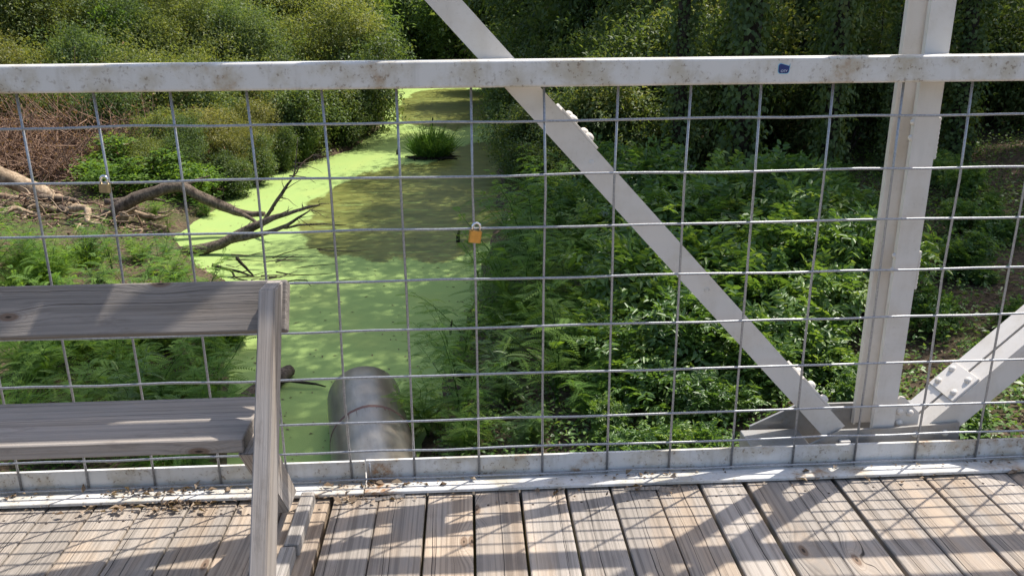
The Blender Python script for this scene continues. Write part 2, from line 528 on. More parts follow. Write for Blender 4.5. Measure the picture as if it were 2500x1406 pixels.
M['soil'] = soil_mat()
M['water'] = water_mat()
M['pipe'] = pipe_mat()
M['redlead'] = plain('red_lead_paint', (0.165, 0.085, 0.065), 0.7, 0, 20, 0.4)

# ------------------------------------------------------------------ ground and water
XR = np.array([(-60, 1.5), (0, -0.9), (6, -0.9), (8.5, -0.95), (11.6, -0.7), (13.6, -0.4), (18, 0.2), (21.6, 0.6), (30, 1.0), (38, 1.4), (57, 1.6), (67, 1.2), (80, -1.5), (95, -9), (110, -26), (600, -600)])
XL = np.array([(-60, -2.0), (0, -3.5), (6, -3.6), (8.4, -3.7), (10, -4.1), (12, -4.6), (15, -5.2), (17, -5.8), (18.8, -7.2), (21.3, -8.6), (27, -8.3), (32, -7.7), (37, -5.5), (45, -4.9), (57, -5.6), (68, -6.6), (80, -9.5), (95, -18), (110, -36), (600, -620)])


def bank(x, y):
    xr = np.interp(y, XR[:, 0], XR[:, 1]); xl = np.interp(y, XL[:, 0], XL[:, 1])
    return np.maximum(x - xr, xl - x), x > (xr + xl) / 2


def wav(x, y):
    return (np.sin(x * 0.9 + 1.3 * np.sin(y * 0.37)) * np.cos(y * 0.71 + 0.8 * np.sin(x * 0.53)) * 0.5
            + np.sin(x * 2.3 + y * 1.1) * np.sin(y * 1.9 - x * 0.7) * 0.25)


def height(x, y):
    x = np.asarray(x, float); y = np.asarray(y, float)
    d, right = bank(x, y)
    d = d + 0.25 * wav(x * 1.7, y * 1.7)
    prof_r = np.interp(d, [-3, -0.8, 0, 0.5, 2.0, 6, 14, 40, 800], [-0.9, -0.5, 0.0, 0.35, 0.75, 1.35, 2.6, 4.2, 5.0])
    prof_l = np.interp(d, [-3, -0.8, 0, 0.6, 2.5, 7, 14, 40, 800], [-0.9, -0.5, 0.0, 0.22, 0.55, 1.1, 2.6, 4.2, 5.0])
    z = ZW + np.where(right, prof_r, prof_l)
    return z + np.clip(d, 0, 3) / 3 * 0.18 * wav(x, y)


def axis_grid(a, b, fine0, fine1, step, grow=1.25):
    g = list(np.arange(fine0, fine1 + 1e-6, step))
    s = step
    while g[-1] < b: s *= grow; g.append(g[-1] + s)
    s = step
    while g[0] > a: s *= grow; g.insert(0, g[0] - s)
    return np.array(g)


gx = axis_grid(-900, 900, -22, 26, 0.4)
gy = axis_grid(-500, 900, 2, 60, 0.4)
GX, GY = np.meshgrid(gx, gy, indexing='ij')
V = np.stack([GX, GY, height(GX, GY)], -1).reshape(-1, 3)
nx, ny = len(gx), len(gy)
I = (np.arange(nx - 1)[:, None] * ny + np.arange(ny - 1)[None]).ravel()
F = np.stack([I, I + ny, I + ny + 1, I + 1], 1)
ground = link('ground', np_mesh('ground', V, F, M['soil'], smooth=True))
tag(ground, 'brown leaf littered soil of the creek banks', None, None, 'structure')

wy = np.concatenate([np.arange(-60, 110, 2.0), np.arange(110, 600, 30.0)])
wl = np.interp(wy, XL[:, 0], XL[:, 1]) - 1.2
wr = np.interp(wy, XR[:, 0], XR[:, 1]) + 1.2
nseg = 8
tt = np.linspace(0, 1, nseg + 1)
V = np.stack([wl[:, None] * (1 - tt) + wr[:, None] * tt, np.repeat(wy[:, None], nseg + 1, 1), np.full((len(wy), nseg + 1), ZW)], -1).reshape(-1, 3)
I = (np.arange(len(wy) - 1)[:, None] * (nseg + 1) + np.arange(nseg)[None]).ravel()
F = np.stack([I, I + 1, I + nseg + 2, I + nseg + 1], 1)
water = link('water', np_mesh('water', V, F, M['water']))
tag(water, 'still creek covered in pale green duckweed with an open olive pool', None, None, 'structure')

# ------------------------------------------------------------------ bridge deck
deck = empty('bridge_deck', (0, 0, 0))
tag(deck, 'weathered timber bridge deck of planks laid across', 'deck')
seams = [-0.662, -0.517, -0.369, -0.224, -0.078, 0.065, 0.206, 0.349, 0.491, 0.636, 0.783, 0.926, 1.076, 1.220, 1.358, 1.497]
gaps = {0.926: 0.015, 0.491: 0.010, 0.636: 0.014, 1.220: 0.011, 1.076: 0.004, 0.783: 0.004, -0.662: 0.012, -0.369: 0.007, -0.224: 0.009, -0.078: 0.009, 0.065: 0.008, 0.206: 0.009}
lefts = [-0.662 - 0.1445 * k for k in range(12, 0, -1)]
rights = [1.497 + 0.1445 * k for k in range(1, 9)]
S = lefts + seams + rights
for a, b in zip(S[:-1], S[1:]):
    ga, gb = gaps.get(a, 0.005), gaps.get(b, 0.005)
    w = (b - a) - ga / 2 - gb / 2
    m = MB()
    zt = RNG.uniform(-0.003, 0.0015)
    if b < -0.65: zt -= 0.006
    m.bbox(Matrix.Identity(4), w / 2, 2.1, 0.019, 0.0028)
    o = m.build('plank', M['plank'], deck, ((a + ga / 2 + b - gb / 2) / 2, -2.09 + RNG.uniform(-0.006, 0.006), zt - 0.019))
    o.rotation_euler = (0, RNG.uniform(-0.006, 0.006), RNG.uniform(-0.0006, 0.0006))
    for sx in (-0.035, 0.037):
        for yy in (-0.125, -0.78):
            if RNG.random() < 0.85:
                nm = MB(); nm.dome((0, 0, 0), (0, 0, 1), 0.0042, 0.0012, 8)
                nm.build('nail', M['nail'], o, (sx + RNG.uniform(-0.01, 0.01), 2.09 + yy + RNG.uniform(-0.015, 0.015), 0.0192))
for y0, y1 in ((-0.10, 0.02), (-0.85, -0.70), (-1.75, -1.6), (-2.65, -2.5), (-3.6, -3.45)):
    MB().box(-2.4, 2.65, y0, y1, -0.36, -0.046).build('stringer', M['dark_steel'], deck)

# ------------------------------------------------------------------ railing
rail = empty('bridge_railing', (0, 0, 0))
tag(rail, 'rust specked white railing of welded wire mesh under a square top rail', 'railing')


def rrect(hx, hy, r, n=4):
    p = []
    for cx, cy, a0 in ((hx - r, hy - r, 0), (-hx + r, hy - r, 90), (-hx + r, -hy + r, 180), (hx - r, -hy + r, 270)):
        for k in range(n + 1):
            a = math.radians(a0 + 90 * k / n)
            p.append((cx + r * math.cos(a), cy + r * math.sin(a)))
    return p


MX = Matrix(((0, 0, 1, 0), (1, 0, 0, 0), (0, 1, 0, 0), (0, 0, 0, 1)))     # profile (y,z), extruded along x
LX, RX = -4.2, 4.2


def bar_x(name, prof, x0, x1, mat, parent, nseg=1):
    m = MB(); m.prism(prof, Matrix.Translation((x0, 0, 0)) @ MX, x1 - x0)
    return m.build(name, mat, parent)


bar_x('top_rail', [(p[0] + 0.006, p[1] + 1.268) for p in rrect(0.030, 0.0365, 0.008)], LX, RX, M['rail'], rail)
bar_x('upper_rail', [(p[0] + 0.05, p[1] + 1.88) for p in rrect(0.030, 0.05, 0.008)], LX, RX, M['rail'], rail)
# base angle in two lengths, butted
TH = 0.010
for x0, x1, dz in ((LX, -0.566, 0.0), (-0.562, RX, 0.002)):
    prof = [(-0.064, 0.004), (0.018, 0.004), (0.018, 0.083), (0.008, 0.083), (0.008, 0.004 + TH + 0.004), (0.004, 0.004 + TH), (-0.062, 0.004 + TH), (-0.064, 0.002 + TH)]
    bar_x('base_angle', [(p[0], p[1] + dz) for p in prof], x0, x1, M['angle'], rail)
ROWS = [0.026, 0.1235, 0.2245, 0.3745, 0.527, 0.680, 0.834, 0.9865, 1.1385]
WR = 0.0037
for z in ROWS:
    pts = [(x, -0.0038 + RNG.uniform(-0.001, 0.001), z + RNG.uniform(-0.0026, 0.0026)) for x in np.arange(LX + 0.03, RX, 0.2032)]
    MB().tube(pts, WR, 7).build('horizontal_wire', M['galv'], rail)
for k in range(-20, 21):
    x = k * 0.2032
    pts = [(x + RNG.uniform(-0.0035, 0.0035), 0.0034, z) for z in (0.0165, 0.3, 0.65, 0.95, 1.235)]
    MB().tube(pts, WR, 7).build('vertical_wire', M['galv'], rail)
MB().tube([(-0.548, -0.002, 0.016), (-0.549, -0.001, 0.082)], 0.0028, 6).build('wire_stub', M['galv'], rail)
# brackets tying the rail to the truss
MB().box(-0.17, -0.085, 0.036, 0.068, 1.297, 1.3035).build('rail_bracket', M['truss'], rail)
MB().box(1.09, 1.17, 0.036, 0.068, 1.297, 1.3035).build('rail_bracket', M['truss'], rail)

# ------------------------------------------------------------------ truss
truss = empty('bridge_truss', (1.13, 0.14, 0))
tag(truss, 'silver white riveted steel bridge truss behind the wire mesh', 'truss')
T0 = Matrix.Translation((-1.13, -0.14, 0))


def tr(m, name, parent=None, mat='truss'):
    """truss parts are written in bridge coordinates, the truss stands at its panel point"""
    if parent is None or parent is truss:
        o = m.build(name, M[mat], truss); o.matrix_local = T0
    else:
        o = m.build(name, M[mat], parent)
    return o


def frame(p0, p1, back=(0, 1, 0)):
    """local z along p0->p1, local y = back, local x = across"""
    z = (Vector(p1) - Vector(p0)).normalized()
    y = Vector(back); x = y.cross(z).normalized()
    return Matrix(((x.x, y.x, z.x, p0[0]), (x.y, y.y, z.y, p0[1]), (x.z, y.z, z.z, p0[2]), (0, 0, 0, 1))), (Vector(p1) - Vector(p0)).length


def chan(hx, y0, depth, t, opens):
    """channel profile: web at y0 (thickness t), toes towards +y (opens=1) or -y"""
    s = opens
    P = [(-hx, 0), (hx, 0), (hx, depth), (hx - t, depth), (hx - t, t), (-hx + t, t), (-hx + t, depth), (-hx, depth)]
    return [(x, y0 + s * y) for x, y in P][::s]


TOP = 5.2
Yf, Yb = 0.070, 0.222
# vertical post: two channels toe to toe, battens on the sides
post = MB()
F0, L0 = frame((1.135, 0, 0.055), (1.142, 0, TOP))
post.prism(chan(0.036, Yf, 0.018, 0.007, 1), F0, L0)
post_o = tr(post, 'vertical_post')
pb = MB(); pb.prism(chan(0.036, Yb, 0.020, 0.007, -1), F0, L0)
tr(pb, 'rear_channel', post_o)
for zc in (1.06, 0.65, 2.0, 2.9, 3.8):
    for sx in (-1, 1):
        x = 1.138 + sx * (0.0385 if sx < 0 else 0.0395)
        if sx > 0:
            m = MB(); m.box(x - 0.0035, x + 0.0045, Yf + 0.004, Yb - 0.004, zc - 0.062, zc + 0.062, 0.001)
            pl = tr(m, 'batten_plate', post_o)
            for k in range(9):
                d = MB(); d.dome((x + 0.0045, Yf + 0.012, zc - 0.056 + k * 0.014), (1, 0, 0), 0.0055, 0.004, 8)
                tr(d, 'weld_bead', pl)
        else:
            for dz in (0.028, -0.018):
                d = MB(); d.dome((1.1005, Yf + 0.011, zc + dz + 0.02), (-1, 0, 0), 0.009, 0.008)
                tr(d, 'rivet', post_o)
            if zc > 1.5:
                m = MB(); m.box(x - 0.003, x + 0.002, Yf + 0.004, Yb - 0.004, zc - 0.06, zc + 0.06)
                tr(m, 'batten_plate', post_o)
# inner web strip seen between the channels
# left diagonal: two angles tied on their upper legs
D0, D1 = (0.977, 0, 0.095), (-0.283, 0, 1.47)
dv = (Vector(D1) - Vector(D0)).normalized()
D1 = tuple(Vector(D0) + dv * 6.6)
FD, LD = frame(D0, D1)                                     # local x = up-right across
HW = 0.0375
sgn = 1 if (FD.to_3x3() @ Vector((1, 0, 0))).z > 0 else -1


def ang(y0, s):
    P = [(-HW * sgn, 0), (HW * sgn, 0), (HW * sgn, s * 0.05), ((HW - 0.007) * sgn, s * 0.05), ((HW - 0.007) * sgn, s * 0.007), (-HW * sgn, s * 0.007)]
    return [(x, y0 + y) for x, y in P]


m = MB(); m.prism(ang(Yf, 1), FD, LD); dg = tr(m, 'diagonal_brace')
m = MB(); m.prism(ang(Yb, -1), FD, LD); tr(m, 'rear_angle', dg)
for s in (0.155, 1.33, 2.5, 3.7):
    m = MB()
    Mx = FD @ Matrix.Translation(((HW + 0.004) * sgn, (Yf + Yb) / 2, s))
    m.bbox(Mx, 0.0038, 0.072, 0.078, 0.001)
    pl = tr(m, 'tie_plate', dg)
    for dz in (-0.04, 0.03):
        for yy in (Yf + 0.022, Yb - 0.022):
            d = MB(); d.dome(FD @ Vector(((HW + 0.0078) * sgn, yy, s + dz)), FD.to_3x3() @ Vector((sgn, 0, 0)), 0.0155, 0.013, 12)
            tr(d, 'rivet', pl)
for s in (1.235, 0.69):
    d = MB(); d.dome(FD @ Vector((0.002, Yf, s)), (0, -1, 0), 0.009, 0.0012, 14); tr(d, 'plug', dg, 'rail')
# right diagonal: two channels with wide flanges and a slot between
E0 = (1.20, 0, 0.033 + 0.0)
ex = Vector((1, 0, 1)).normalized()
nrm = Vector((-1, 0, 1)).normalized()                       # up-left
c0 = Vector((1.235, 0, 0.065)) - nrm * 0.0425 + Vector((0, 0, 0))
c0 = Vector((1.235, 0, 0.065)) + nrm * (-0.0425)
FE, LE = frame(tuple(c0), tuple(c0 + ex * 6.4))
m = MB(); m.prism(chan(0.0425, Yf - 0.002, 0.067, 0.007, 1), FE, LE); eg = tr(m, 'inclined_brace')
m = MB(); m.prism(chan(0.0425, Yb - 0.002, 0.074, 0.007, -1), FE, LE); tr(m, 'rear_channel', eg)
sg2 = 1 if (FE.to_3x3() @ Vector((1, 0, 0))).z > 0 else -1
for s in (0.235, 1.05, 1.9, 2.8):
    m = MB(); m.bbox(FE @ Matrix.Translation(((0.0425 + 0.0038) * sg2, (Yf + Yb) / 2, s)), 0.0036, 0.074, 0.055, 0.001)
    pl = tr(m, 'batten_plate', eg)
    for dz in (-0.03, 0.03):
        for yy in (Yf + 0.028, Yb - 0.028):
            d = MB(); d.dome(FE @ Vector(((0.0425 + 0.0075) * sg2, yy, s + dz)), FE.to_3x3() @ Vector((sg2, 0, 0)), 0.0125, 0.011, 12)
            tr(d, 'rivet', pl)
# gussets at the panel point
def plate(name, poly, y, th, parent=truss, mat='truss'):
    m = MB()
    n = len(poly)
    v = [(x, y, z) for x, z in poly] + [(x, y + th, z) for x, z in poly]
    f = [tuple(range(n)), tuple(range(n, 2 * n))[::-1]] + [(i, n + i, n + (i + 1) % n, (i + 1) % n) for i in range(n)]
    m.add(v, f)
    return tr(m, name, parent, mat)


gf = plate('front_gusset', [(0.83, -0.02), (1.40, -0.02), (1.385, 0.127), (1.30, 0.121), (1.15, 0.113), (0.985, 0.112), (0.857, 0.046)], 0.056, 0.009, truss, 'gusset')
for x, z in ((1.24, 0.088), (1.34, 0.090), (1.196, 0.051), (1.30, 0.051)):
    d = MB(); d.dome((x, 0.056, z), (0, -1, 0), 0.0115, 0.010, 12); tr(d, 'rivet', gf)
d = MB(); d.bbox(Matrix.Translation((1.0, 0.047, 0.06)), 0.017, 0.008, 0.02, 0.002); bt = tr(d, 'clip_plate', gf)
d = MB(); d.tube([(1.004, 0.04, 0.062), (1.004, 0.028, 0.062)], 0.008, 6); tr(d, 'bolt', gf)
gr = plate('rear_gusset', [(0.735, -0.06), (1.50, -0.06), (1.45, 0.075), (1.40, 0.125), (1.17, 0.125), (0.905, 0.125), (0.745, 0.048)], 0.226, 0.009, truss, 'gusset')
g3 = plate('chord_web', [(-3.5, -0.30), (4.2, -0.30), (4.2, -0.075), (-3.5, -0.075)], 0.075, 0.14)
m = MB(); m.box(0.70, 0.90, 0.075, 0.20, -0.01, 0.048, 0.002); ca = tr(m, 'chord_splice', None, 'gusset')
for x in (0.76, 0.83):
    d = MB(); d.dome((x, 0.075, 0.02), (0, -1, 0), 0.016, 0.013, 12); tr(d, 'rivet', ca)
# cranked splice plate beside the post foot
FS = Matrix.Translation((1.195, 0.10, 0.125)) @ Matrix.Rotation(math.radians(45), 4, 'Y')
m = MB(); m.add([FS @ Vector(p) for p in ((-0.05, 0, 0.012), (0.05, 0, 0.012), (0.05, 0.085, 0.012), (0.0, 0.115, 0.012), (-0.05, 0.085, 0.012),
                                          (-0.05, 0, 0.004), (0.05, 0, 0.004), (0.05, 0.085, 0.004), (0.0, 0.115, 0.004), (-0.05, 0.085, 0.004))],
               [(0, 1, 2, 3, 4), (9, 8, 7, 6, 5)] + [(i, 5 + i, 5 + (i + 1) % 5, (i + 1) % 5) for i in range(5)])
FS2 = plate('foot_plate', [(1.176, 0.10), (1.262, 0.10), (1.262, 0.150), (1.232, 0.178), (1.205, 0.208), (1.190, 0.212), (1.176, 0.196)], 0.088, 0.008)
for x, z in ((1.193, 0.158), (1.228, 0.153), (1.195, 0.118)):
    d = MB(); d.dome((x, 0.088, z), (0, -1, 0), 0.0125, 0.012, 12); tr(d, 'rivet', FS2)

# ------------------------------------------------------------------ bench
bench = empty('park_bench', (-1.4, -0.4, 0))
tag(bench, 'weathered grey timber bench with slanted legs in front of the railing', 'bench')
BO = Matrix.Translation((1.4, 0.4, 0))


def bpart(m, name, mat, M4=None):
    o = m.build(name, M[mat], bench)
    o.matrix_local = BO @ (M4 if M4 is not None else Matrix.Identity(4))
    return o


lean = math.atan(0.6)
# backrest: front face on the rear edge of the long legs
Mb = Matrix.Translation((-1.45, -0.271, 0.707)) @ Matrix.Rotation(-lean, 4, 'X') @ Matrix.Translation((0, 0.019, 0))
m = MB(); m.bbox(Matrix.Identity(4), 0.752, 0.019, 0.068, 0.004); bpart(m, 'backrest', 'bench', Mb)
Ms = Matrix.Translation((-1.464, -0.370, 0.438 - 0.0195))
m = MB(); m.bbox(Matrix.Identity(4), 0.678, 0.122, 0.0195, 0.003); bpart(m, 'seat', 'bench', Ms)


def leg(name, x0, x1, poly):
    """slanted board from its side outline (y, z): front-bottom, front-top, rear-top, rear-bottom; the grain axis is local y"""
    P = [Vector((0, y, z)) for y, z in poly]
    d = (P[1] - P[0]).normalized()
    nn = Vector((0, d.z, -d.y))
    R = Matrix(((1, 0, 0, 0), (0, d.y, nn.y, 0), (0, d.z, nn.z, 0), (0, 0, 0, 1)))
    c = sum(P, Vector()) / 4
    M4 = Matrix.Translation(((x0 + x1) / 2, c.y, c.z)) @ R
    Ri = R.to_3x3().transposed()
    bm = bmesh.new()
    h = (x1 - x0) / 2
    vs = [bm.verts.new(Ri @ (p - c) + Vector((sx * h, 0, 0))) for sx in (-1, 1) for p in P]
    bm.faces.new(vs[:4][::-1]); bm.faces.new(vs[4:])
    for i in range(4): bm.faces.new((vs[i], vs[(i + 1) % 4], vs[4 + (i + 1) % 4], vs[4 + i]))
    bmesh.ops.recalc_face_normals(bm, faces=bm.faces)
    bmesh.ops.bevel(bm, geom=bm.edges[:], offset=0.0035, segments=2, affect='EDGES')
    me = bpy.data.meshes.new(name); bm.to_mesh(me); bm.free()
    me.materials.append(M['bench_leg'])
    o = link(name, me, bench)
    o.matrix_local = BO @ M4
    return o


for x in (-0.747, -2.15):
    leg('leg', x, x + 0.041, [(-0.818, 0.002), (-0.347, 0.775), (-0.252, 0.768), (-0.690, 0.002)])
    leg('leg', x - 0.056, x - 0.016, [(-0.205, 0.043), (-0.495, 0.397), (-0.345, 0.397), (-0.085, 0.043)])
m = MB(); m.bbox(Matrix.Identity(4), 0.020, 0.135, 0.020, 0.003); bpart(m, 'foot_runner', 'runner', Matrix.Translation((-0.728, -0.225, 0.0215)))
m = MB(); m.bbox(Matrix.Identity(4), 0.020, 0.25, 0.019, 0.003); bpart(m, 'foot_runner', 'runner', Matrix.Translation((-0.722 - 0.014, -0.615, 0.0205)))
m = MB(); m.bbox(Matrix.Identity(4), 0.020, 0.40, 0.019, 0.003); bpart(m, 'foot_runner', 'runner', Matrix.Translation((-2.135, -0.48, 0.0205)))

# ------------------------------------------------------------------ padlocks and sticker
def padlock(loc, label, mat, hw, hh, tilt, rz):
    o = empty('padlock', loc, rz)
    tag(o, label, 'padlock', 'padlocks on the wire mesh')
    o.rotation_euler = (0, tilt, rz)
    m = MB(); m.prism(rrect(hw, 0.007, 0.0055, 3), Matrix.Translation((0, 0, -hh)), hh)
    b = m.build('body', M[mat], o)
    d = MB(); d.tube([(0, 0, -hh - 0.0005), (0, 0, -hh - 0.0012)], 0.0035, 8); d.build('keyhole', M['nail'], b)
    r = hw * 0.62
    pts = [(-r, 0, -0.002), (-r, 0, 0.012)] + [(-r * math.cos(a), 0, 0.012 + r * math.sin(a)) for a in np.linspace(0.25, math.pi - 0.25, 9)] + [(r, 0, 0.012), (r, 0, -0.002)]
    m = MB(); m.tube(pts, 0.0036, 8); m.build('shackle', M['chrome'], o)
    return o


padlock((-0.199, -0.014, 0.829), 'orange brass padlock hanging on the mesh over the pond', 'brass', 0.0185, 0.034, 0.16, 0.25)
padlock((-1.222, -0.014, 0.985), 'small pale brass padlock on the mesh at the far left', 'brass_pale', 0.0155, 0.024, 0.05, -0.1)

st = empty('sticker', (0.658, -0.0243, 1.2735))
tag(st, 'small rounded blue sticker on the white top rail', 'sticker')


def badge(name, hw, hh, y, mat, parent, cut=True):
    p = rrect(hw, hh, hw * 0.45, 4)
    if cut:
        p = [(x, z) for x, z in p if not (x > hw * 0.5 and z > hh * 0.5)]
        p.insert(0, (hw * 1.12, hh))
    n = len(p); m = MB()
    v = [(x, y, z) for x, z in p] + [(x, y + 0.0004, z) for x, z in p]
    m.add(v, [tuple(range(n))] + [(i, n + i, n + (i + 1) % n, (i + 1) % n) for i in range(n)])
    return m.build(name, M[mat], parent)


badge('border', 0.0165, 0.0145, -0.0004, 'sticker_edge', st)
badge('face', 0.0148, 0.0128, -0.0009, 'sticker_blue', st)
cu = bpy.data.curves.new('lettering', 'FONT')
cu.body = 'CITY'; cu.size = 0.0085; cu.align_x = 'CENTER'; cu.shear = 0.3; cu.materials.append(M['sticker_white'])
tmp = bpy.data.objects.new('tmp', cu); COL.objects.link(tmp)
bpy.context.view_layer.update()
lme = bpy.data.meshes.new_from_object(tmp.evaluated_get(bpy.context.evaluated_depsgraph_get()))
bpy.data.objects.remove(tmp)
lt = bpy.data.objects.new('lettering', lme); COL.objects.link(lt)
lt.parent = st; lt.location = (0.0, -0.0013, -0.0095); lt.rotation_euler = (math.pi / 2, 0, 0)

# ------------------------------------------------------------------ steel pipe in the creek
PA, PB = Vector((-0.93, 4.2, -4.18)), Vector((-1.90, 9.6, -4.235))
PRAD = 0.555
pipe = empty('outfall_pipe', PA)
tag(pipe, 'large weathered steel pipe lying in the duckweed below the railing', 'pipe')
pd = PB - PA; PL = pd.length
pipe.rotation_euler = pd.to_track_quat('Z', 'Y').to_euler()
n = 40
def ringv(z, r): return [(r * math.cos(2 * math.pi * k / n), r * math.sin(2 * math.pi * k / n), z) for k in range(n)]
rings = [(0, PRAD)] + [(z, PRAD) for z in np.linspace(0.5, PL - 0.01, 10)] + [(PL, PRAD - 0.004), (PL, PRAD - 0.016), (PL - 1.0, PRAD - 0.016), (0.2, PRAD - 0.016)]
vv, ff = [], []
for z, r in rings: vv += ringv(z, r)
for j in range(len(rings) - 1):
    for k in range(n): ff.append((j * n + k, j * n + (k + 1) % n, (j + 1) * n + (k + 1) % n, (j + 1) * n + k))
MB().add(vv, ff, True).build('barrel', M['pipe'], pipe)
vv, ff = [], []
zb = PL - 1.45
rg = [(zb - 0.036, PRAD + 0.001), (zb - 0.020, PRAD + 0.006), (zb + 0.020, PRAD + 0.006), (zb + 0.036, PRAD + 0.001)]
for z, r in rg:
    for k in range(n):
        w = 2 * math.pi * k / n
        zz = z + 0.006 * math.sin(5 * w) + 0.004 * math.sin(13 * w + 1)
        vv.append((r * math.cos(w), r * math.sin(w), zz))
for j in range(3):
    for k in range(n): ff.append((j * n + k, j * n + (k + 1) % n, (j + 1) * n + (k + 1) % n, (j + 1) * n + k))
MB().add(vv, ff, True).build('weld_band', M['redlead'], pipe)


for wdeg, L_, wd_ in ((118, 0.20, 0.012), (112, 0.10, 0.03), (84, 0.13, 0.007), (72, 0.22, 0.010), (60, 0.16, 0.016), (100, 0.07, 0.010)):
    w0 = math.radians(wdeg)
    vv, ff = [], []
    for i in range(5):
        z = zb - 0.02 - L_ * i / 4; hw = wd_ / PRAD / 2 * (1 - 0.18 * i) * (1 + 0.2 * math.sin(3 * i + wdeg))
        for sg in (-1, 1): vv.append(((PRAD + 0.002) * math.cos(w0 + sg * hw), (PRAD + 0.002) * math.sin(w0 + sg * hw), z))
    for i in range(4): ff.append((2 * i, 2 * i + 1, 2 * i + 3, 2 * i + 2))
    MB().add(vv, ff).build('paint_drip', M['redlead'], pipe)


# ------------------------------------------------------------------ foliage generators
def unit(a): return a / np.maximum(np.linalg.norm(a, axis=-1, keepdims=True), 1e-9)


def leaves(c, ax, nr, L, W, fold=0.25):
    """kite leaves: 4 verts, 1 quad each"""
    ax = unit(ax); s = unit(np.cross(ax, nr)); nr = np.cross(s, ax)
    L = np.broadcast_to(L, len(c))[:, None]; W = np.broadcast_to(W, len(c))[:, None]
    mid = c + ax * L * 0.42
    up = nr * W * fold
    V = np.stack([c, mid + s * W * 0.5 + up, c + ax * L - nr * L * 0.10, mid - s * W * 0.5 + up], 1)
    return V.reshape(-1, 3), np.arange(len(c) * 4).reshape(-1, 4)


def leaves6(c, ax, nr, L, W, fold=0.22, droop=0.18):
    """broad pointed leaves: 6 verts, 2 quads each"""
    ax = unit(ax); s = unit(np.cross(ax, nr)); nr = np.cross(s, ax)
    L = np.broadcast_to(L, len(c))[:, None]; W = np.broadcast_to(W, len(c))[:, None]
    p1, p2 = c + ax * L * 0.30, c + ax * L * 0.66 - nr * L * droop * 0.35
    tip = c + ax * L - nr * L * droop
    up = nr * W * fold
    V = np.stack([c, p1 + s * W * 0.5 + up, p2 + s * W * 0.36 + up * 0.8, tip, p2 - s * W * 0.36 + up * 0.8, p1 - s * W * 0.5 + up], 1)
    b = np.arange(len(c))[:, None] * 6
    F = np.concatenate([b + np.array([[0, 1, 2, 3]]), b + np.array([[0, 3, 4, 5]])], 0)
    return V.reshape(-1, 3), F


def lump(d, rg, amp=0.28):
    """lumpy radius factor for directions d"""
    f = np.ones(len(d))
    for k in range(7):
        w = rg.normal(size=3); w /= np.linalg.norm(w)
        f += amp * np.maximum(d @ w - 0.45, 0) * rg.uniform(0.4, 2.0) - amp * 0.25
    return np.clip(f, 0.55, 1.5)


def crown(name, mat, seed, n_cl, per, size, leaf, base_z=0.35, cl_r=0.30, six=False, twig=False, shell=0.55, flat=0.0):
    """unit-height crown: lumpy volume of leafy clumps. size = (rx, ry, rz) half axes, centre at z=rz+base_z"""
    rg = np.random.default_rng(seed)
    size = np.array(size)
    K = int(rg.integers(8, 13))
    lc = unit(rg.normal(size=(K, 3))) * rg.uniform(0.25, 0.95, (K, 1)) * size * np.array([0.85, 0.85, 0.85])
    lr = rg.uniform(0.26, 0.58, K)
    pk = lr ** 2 / (lr ** 2).sum()
    li = rg.choice(K, n_cl, p=pk)
    d = unit(rg.normal(size=(n_cl, 3)) + np.array([0, 0, 0.25]))
    shoot = rg.random(n_cl) < 0.14
    rr = (shell + (1 - shell) * rg.random(n_cl) ** 0.6) * np.where(shoot, rg.uniform(1.1, 1.9, n_cl), 1.0)
    C = lc[li] + d * (rr * lr[li])[:, None] * size
    C[:, 2] += base_z + size[2]
    C[:, 2] = np.maximum(C[:, 2], 0.06)
    out = unit(d * np.array([1, 1, 0.9]) + np.array([0, 0, 0.25]))
    lt = rg.normal(0, 0.13, K)
    cl_t = rg.normal(0.46, 0.18, n_cl) + lt[li]
    cs = np.where(shoot, 0.6, rg.uniform(0.55, 1.35, n_cl))
    N = n_cl * per
    ci = np.repeat(np.arange(n_cl), per)
    if twig:                                              # leaves in two ranks along short twigs
        tw = unit(out + rg.normal(0, 0.55, (n_cl, 3)))
        side = unit(np.cross(tw, np.array([0.1, 0.2, 1.0])))
        t = np.tile(np.linspace(-0.5, 1.0, per), n_cl)
        sg = np.tile(np.where(np.arange(per) % 2 == 0, 1.0, -1.0), n_cl)
        bend = (t ** 2)[:, None] * np.array([0, 0, -0.18]) * cl_r
        P = C[ci] + tw[ci] * (t * cl_r)[:, None] + bend + rg.normal(0, 0.015, (N, 3))
        ax = tw[ci] * 0.55 + side[ci] * sg[:, None] + rg.normal(0, 0.22, (N, 3)) + np.array([0, 0, -0.12])
        nr = np.cross(side[ci], tw[ci]); nr *= np.sign(nr[:, 2:3] + 1e-6)
        nr = nr + rg.normal(0, 0.3, (N, 3))
    else:
        P = C[ci] + rg.normal(0, 1, (N, 3)) * (cl_r * cs[ci])[:, None] * np.array([1, 1, 0.8])
        P[:, 2] = np.maximum(P[:, 2], 0.02)
        ax = out[ci] * 0.5 + rg.normal(0, 0.75, (N, 3)) + np.array([0, 0, -0.15])
        nr = np.array([0, 0, 0.8]) + out[ci] * 0.5 + rg.normal(0, 0.5, (N, 3))
    L = leaf[0] * rg.uniform(0.65, 1.3, N); W = leaf[1] * rg.uniform(0.7, 1.25, N)
    tint = np.clip(cl_t[ci] + rg.normal(0, 0.13, N), 0, 1)
    if six: V, F = leaves6(P, ax, nr, L, W); k = 6
    else: V, F = leaves(P, ax, nr, L, W); k = 4
    return np_mesh(name, V, F, mat, np.repeat(tint, k)), C


